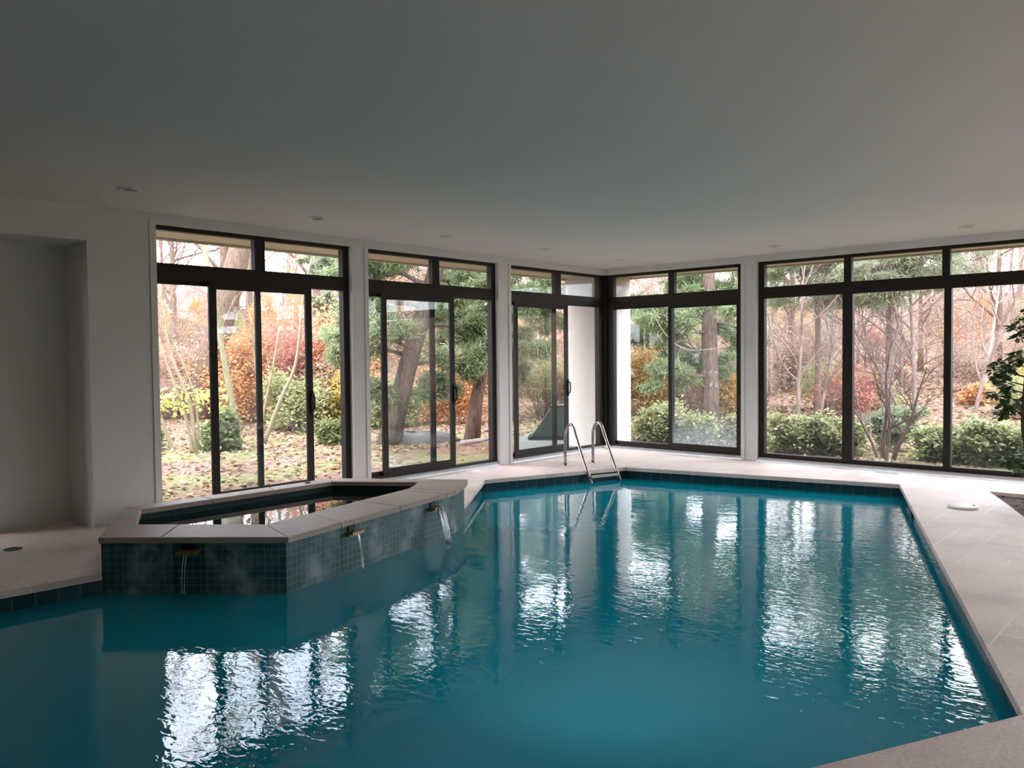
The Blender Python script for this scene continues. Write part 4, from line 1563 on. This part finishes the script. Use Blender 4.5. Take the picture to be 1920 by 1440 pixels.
for i, (x, y, w, h, mt_, lb) in enumerate(shrubs):
    b = bush('fern' if mt_ == 'fern' else 'shrub', 200 + i, w, h, M[mt_], M['bark_twig'], n_=int(55 + 40 * w), per=24, size=0.042 if mt_ != 'fern' else 0.05)
    put(b, x, y)
    tag(b, lb, 'fern' if mt_ == 'fern' else 'shrub')

# coloured bushes in the middle distance
mid = [(-9.6, 1.6, 2.6, 2.6, 'orange', 'orange leaved bush behind the leaning pine'),
       (-8.3, 0.9, 1.6, 1.2, 'yellow', 'yellow bush left of the leaning pine'),
       (-6.9, 3.0, 1.8, 1.5, 'orange', 'orange bush behind the slanting trunk'),
       (-12.8, -3.6, 2.8, 2.9, 'red', 'red bush at the left edge of the nearest left window'),
       (-10.9, -1.0, 2.0, 1.8, 'orange', 'orange bush right of the massive leaning trunk'),
       (-10.2, 0.6, 2.0, 2.4, 'red', 'red bush at the open side of the nearest left door'),
       (-8.6, -0.6, 1.7, 1.1, 'olive', 'olive green bush below the red bush'),
       (-7.4, 1.2, 1.5, 1.0, 'olive', 'olive bush behind the flat rock'),
       (-4.6, 8.2, 1.7, 1.6, 'gold', 'golden bush between column and tall pine'),
       (-3.0, 9.8, 1.6, 1.3, 'orange', 'orange bush behind the fogged pane'),
       (-2.2, 8.6, 1.0, 1.0, 'gold', 'small golden bush low in the fogged pane'),
       (-5.9, 7.3, 2.0, 1.3, 'tan', 'tan leaved bush behind the corner pine'),
       (3.2, 12.4, 0.9, 0.4, 'orange', 'low orange bush on the slope left of the indoor tree'),
       (4.6, 14.0, 1.6, 0.9, 'gold', 'golden bush on the slope behind the indoor tree'),
       (0.4, 14.6, 1.2, 0.6, 'tan', 'low tan bush on the slope behind the wide right window'),
       (0.9, 11.2, 1.5, 0.8, 'olive', 'low olive bush below the bare grey tree')]
for i, (x, y, w, h, mt_, lb) in enumerate(mid):
    b = bush('autumn_bush', 300 + i, w, h, M[mt_], M['bark_twig'], n_=110, per=34, size=0.05, stems=8)
    put(b, x, y)
    tag(b, lb, 'bush')

# fallen birch log and flat rock
lg = MB()
lg.tube([(0, 0, 0.05), (0.4, 0.28, 0.12), (0.8, 0.6, 0.22)], [0.045, 0.04, 0.035], 10)
o = lg.build('birch_log', M['bark_white'])
put(o, -3.05, -0.62)
tag(o, 'short white birch log lying at the foot of the slanting trunk', 'log')
rk = MB()
gr = np.random.default_rng(4)
vr, fr_ = [], []
for i in range(9):
    for j in range(20):
        a = 2 * math.pi * j / 20
        e_ = (i / 8) * math.pi / 2
        k = 1 + 0.10 * math.sin(3 * a + 1) + 0.06 * math.sin(7 * a + 2 * i)
        vr.append((0.85 * k * math.cos(e_) ** 0.6 * math.cos(a), 0.5 * k * math.cos(e_) ** 0.6 * math.sin(a), 0.26 * math.sin(e_) ** 0.7 + 0.02 * math.sin(5 * a)))
for i in range(8):
    for j in range(20):
        fr_.append((i * 20 + j, i * 20 + (j + 1) % 20, (i + 1) * 20 + (j + 1) % 20, (i + 1) * 20 + j))
rk.mesh(vr, fr_, True)
o = rk.build('flat_rock', M['rock'])
put(o, -4.25, -0.75, R(45), 1.0, -0.05)
tag(o, 'flat grey rock on the grass outside the middle left window', 'rock')

# bleached vine hanging outside the fogged door window
vn = MB()
for pth in ([(0.0, 1.55, 2.55), (0.12, 1.56, 2.25), (0.40, 1.6, 1.90), (0.75, 1.62, 1.74), (1.2, 1.63, 1.75), (1.55, 1.62, 1.80)],
            [(0.58, 1.6, 1.80), (0.52, 1.6, 1.62), (0.56, 1.6, 1.42), (0.60, 1.6, 1.32)],
            [(0.22, 1.57, 2.10), (0.14, 1.58, 1.98), (0.20, 1.58, 1.88)],
            [(-0.05, 1.5, 3.0), (-0.02, 1.54, 2.75), (0.0, 1.55, 2.55)],
            [(0.0, 1.55, 2.52), (0.15, 1.6, 2.42), (0.42, 1.62, 2.44)]):
    cp = catmull(pth, 5)
    vn.tube(cp, 0.008, 6)
tag(vn.build('hanging_vine', M['vine']), 'bleached bare vine trailing outside the fogged door window', 'vine')

# ------------------------------------------------------------------ the woods behind: a few kinds of tree, many individuals
protos = {
    'bare': [broad('bare_tree', 600 + k, 12.0, 0.13, (15, 6, 5, 3), M['tan'], M['bark_twig'], crown0=0.10, up=0.05, per=1, spread=0.25, size=0.05, bare_from=3) for k in range(4)],
    'twiggy': [broad('bare_tree', 660 + k, 12.0, 0.17, (12, 6, 4), None, M['bark_brown'], crown0=0.25, up=0.08) for k in range(3)],
    'leafy': [broad('autumn_tree', 620 + k, 8.0, 0.12, (8, 4, 3), M['orange'], M['bark_grey'], crown0=0.2, per=18, spread=0.30, size=0.062) for k in range(3)],
}
rg = random.Random(99)
pf = []
for k in range(2):
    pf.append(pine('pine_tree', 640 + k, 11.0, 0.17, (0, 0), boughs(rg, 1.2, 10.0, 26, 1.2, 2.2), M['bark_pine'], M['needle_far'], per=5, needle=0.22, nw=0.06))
protos['pine'] = pf
labels = {
    'twiggy': ('leafless slender brown tree rising above the woods outside', 'leafless slender trees above the woods outside'),
    'bare': ('bare trunked tree with fine pinkish twigs in the woods outside', 'bare trees in the woods outside'),
    'orange': ('orange leaved tree in the woods outside', 'orange trees in the woods outside'),
    'red': ('red leaved tree in the woods outside', 'red trees in the woods outside'),
    'gold': ('golden leaved tree in the woods outside', 'golden trees in the woods outside'),
    'tan': ('tan leaved tree in the woods outside', 'tan trees in the woods outside'),
    'olive': ('olive green leaved tree in the woods outside', 'olive trees in the woods outside'),
    'pine': ('hazy green pine far back in the woods outside', 'pines far back in the woods outside'),
}
used = set()
cx0, cy0 = 8.44, -11.96
rg = random.Random(1234)
placed = []


def wood(kind, x, y, s):
    base = {'bare': 'bare', 'twiggy': 'twiggy', 'pine': 'pine'}.get(kind, 'leafy')
    pr = rg.choice(protos[base])
    if pr.name in used:
        o = copy_tree(pr)
    else:
        used.add(pr.name)
        o = pr
    put(o, x, y, rg.uniform(0, 6.28), s, -0.1)
    if base == 'leafy':
        set_leaf(o, M[kind])
    tag(o, labels[kind][0], 'tree', labels[kind][1])


def az_of(px):      # azimuth that meets the photograph at a column
    return yaw + math.atan((px - 960) / 1538.0)


count = 0
tries = 0
while count < 235 and tries < 4000:
    tries += 1
    px = rg.uniform(120, 2250)
    D = rg.uniform(25.0, 62.0) ** 1.0
    if px > 1400:
        D = rg.uniform(26.0, 60.0)
    a = az_of(px)
    x, y = cx0 + math.sin(a) * D, cy0 + math.cos(a) * D
    if max(-x, 0) ** 2 + max(y, 0) ** 2 < 10.5 ** 2:
        continue
    if any((x - q[0]) ** 2 + (y - q[1]) ** 2 < 1.3 ** 2 for q in placed):
        continue
    placed.append((x, y))
    r_ = rg.random()
    if px < 620:
        kinds = [('twiggy', .34), ('bare', .14), ('red', .20), ('orange', .14), ('tan', .08), ('gold', .05), ('olive', .05)]
    elif px < 1150:
        kinds = [('bare', .44), ('orange', .18), ('gold', .12), ('olive', .10), ('red', .06), ('pine', .05), ('tan', .05)]
    elif px < 1400:
        kinds = [('bare', .50), ('tan', .16), ('orange', .12), ('gold', .08), ('pine', .10), ('olive', .04)]
    else:
        kinds = [('bare', .58), ('twiggy', .16), ('tan', .16), ('orange', .05), ('gold', .05)]
    acc = 0
    kind = kinds[-1][0]
    for kk, w in kinds:
        acc += w
        if r_ < acc:
            kind = kk
            break
    s = rg.uniform(0.5, 0.85) if 620 < px < 1150 else rg.uniform(0.32, 0.50)
    if kind == 'twiggy':
        s = rg.uniform(0.8, 1.2) if px < 1150 else rg.uniform(0.5, 0.9)
    elif kind != 'bare':
        s *= 0.95 if px < 620 else 0.85
    wood(kind, x, y, s)
    count += 1
for k in range(16):        # woods beyond the end wall
    x, y = rg.uniform(24, 42), rg.uniform(-18, 8)
    wood(rg.choice(['bare', 'bare', 'bare', 'tan', 'pine']), x, y, rg.uniform(0.7, 1.1))
for k in range(9):         # unseen evergreens added close outside the end wall to block low light
    x, y = 15.6 + rg.uniform(-0.6, 1.5), -11.5 + 1.45 * k
    wood('pine', x, y, rg.uniform(0.55, 0.7))
for x, y in ((-3.3, -9.3), (-3.9, -11.6), (-5.2, -10.2)):      # unseen evergreens added to cut the light through the recess window
    wood('pine', x, y, 0.6)
# brushwood on the slope
brush = [bush('brushwood', 700 + k, 1.7, 1.3, M['tan'], M['bark_twig'], n_=4, per=5, size=0.04, stems=26) for k in range(3)]
bl = {'tan': ('tan twiggy brushwood on the wooded slope outside', 'tan brushwood on the wooded slope'),
      'red': ('reddish brushwood on the wooded slope outside', 'reddish brushwood on the wooded slope'),
      'olive': ('olive brushwood on the wooded slope outside', 'olive brushwood on the wooded slope')}
nb = 0
while nb < 130:
    px = rg.uniform(150, 2200)
    D = rg.uniform(19.0, 45.0)
    a = az_of(px)
    x, y = cx0 + math.sin(a) * D, cy0 + math.cos(a) * D
    dd = math.hypot(max(-x, 0), max(y, 0))
    if dd < (8.0 if px > 1150 else 9.5):
        continue
    pr = brush[nb % 3]
    o = pr if nb < 3 else copy_tree(pr)
    put(o, x, y, rg.uniform(0, 6.28), rg.uniform(0.6, 1.3))
    kind = rg.choice(['tan', 'tan', 'red', 'olive']) if px < 1150 else rg.choice(['tan', 'tan', 'tan', 'tan', 'tan', 'tan', 'tan', 'red', 'olive', 'olive'])
    set_leaf(o, M[kind])
    tag(o, bl[kind][0], 'brushwood', bl[kind][1])
    nb += 1
for lst in protos.values():
    for pr in lst:
        if pr.name not in used:
            for ch in list(pr.children):
                bpy.data.objects.remove(ch)
            bpy.data.objects.remove(pr)

# ------------------------------------------------------------------ fallen leaves on the lawn
g = np.random.default_rng(17)
P = []
while len(P) < 15000:
    x, y = g.uniform(-13, 7), g.uniform(-8.5, 10)
    if x > -0.35 and y < 0.35:
        continue
    if math.hypot(max(-x, 0), max(y, 0)) > 12:
        continue
    if -3.0 < x < 1.8 and -2.7 < y < 2.0 and g.random() < 0.93:
        continue
    if math.hypot(x + 0.86, y - 0.97) < 0.75 or math.hypot(x + 2.2, y - 1.2) < 0.6:
        continue
    P.append((x, y, max(ground_z(x, y), -0.13) + 0.012))
leaf = leaf_cloud('fallen_leaves', M['litter'], P, 1, 0.0, 0.055, 18, None, flat=2.0)
tag(leaf, 'fallen autumn leaves scattered over the grass outside', 'leaves', None, 'stuff')

P = []
while len(P) < 7000:
    px, D = g.uniform(1150, 2000), g.uniform(16.5, 34)
    a = az_of(px)
    x, y = cx0 + math.sin(a) * D, cy0 + math.cos(a) * D
    if y < 1.5:
        continue
    P.append((x, y, ground_z(x, y) + 0.02))
leaf = leaf_cloud('fallen_leaves', M['litter'], P, 1, 0.0, 0.075, 19, None, flat=2.0)
tag(leaf, 'fallen leaves covering the slope behind the hedge', 'leaves', None, 'stuff')
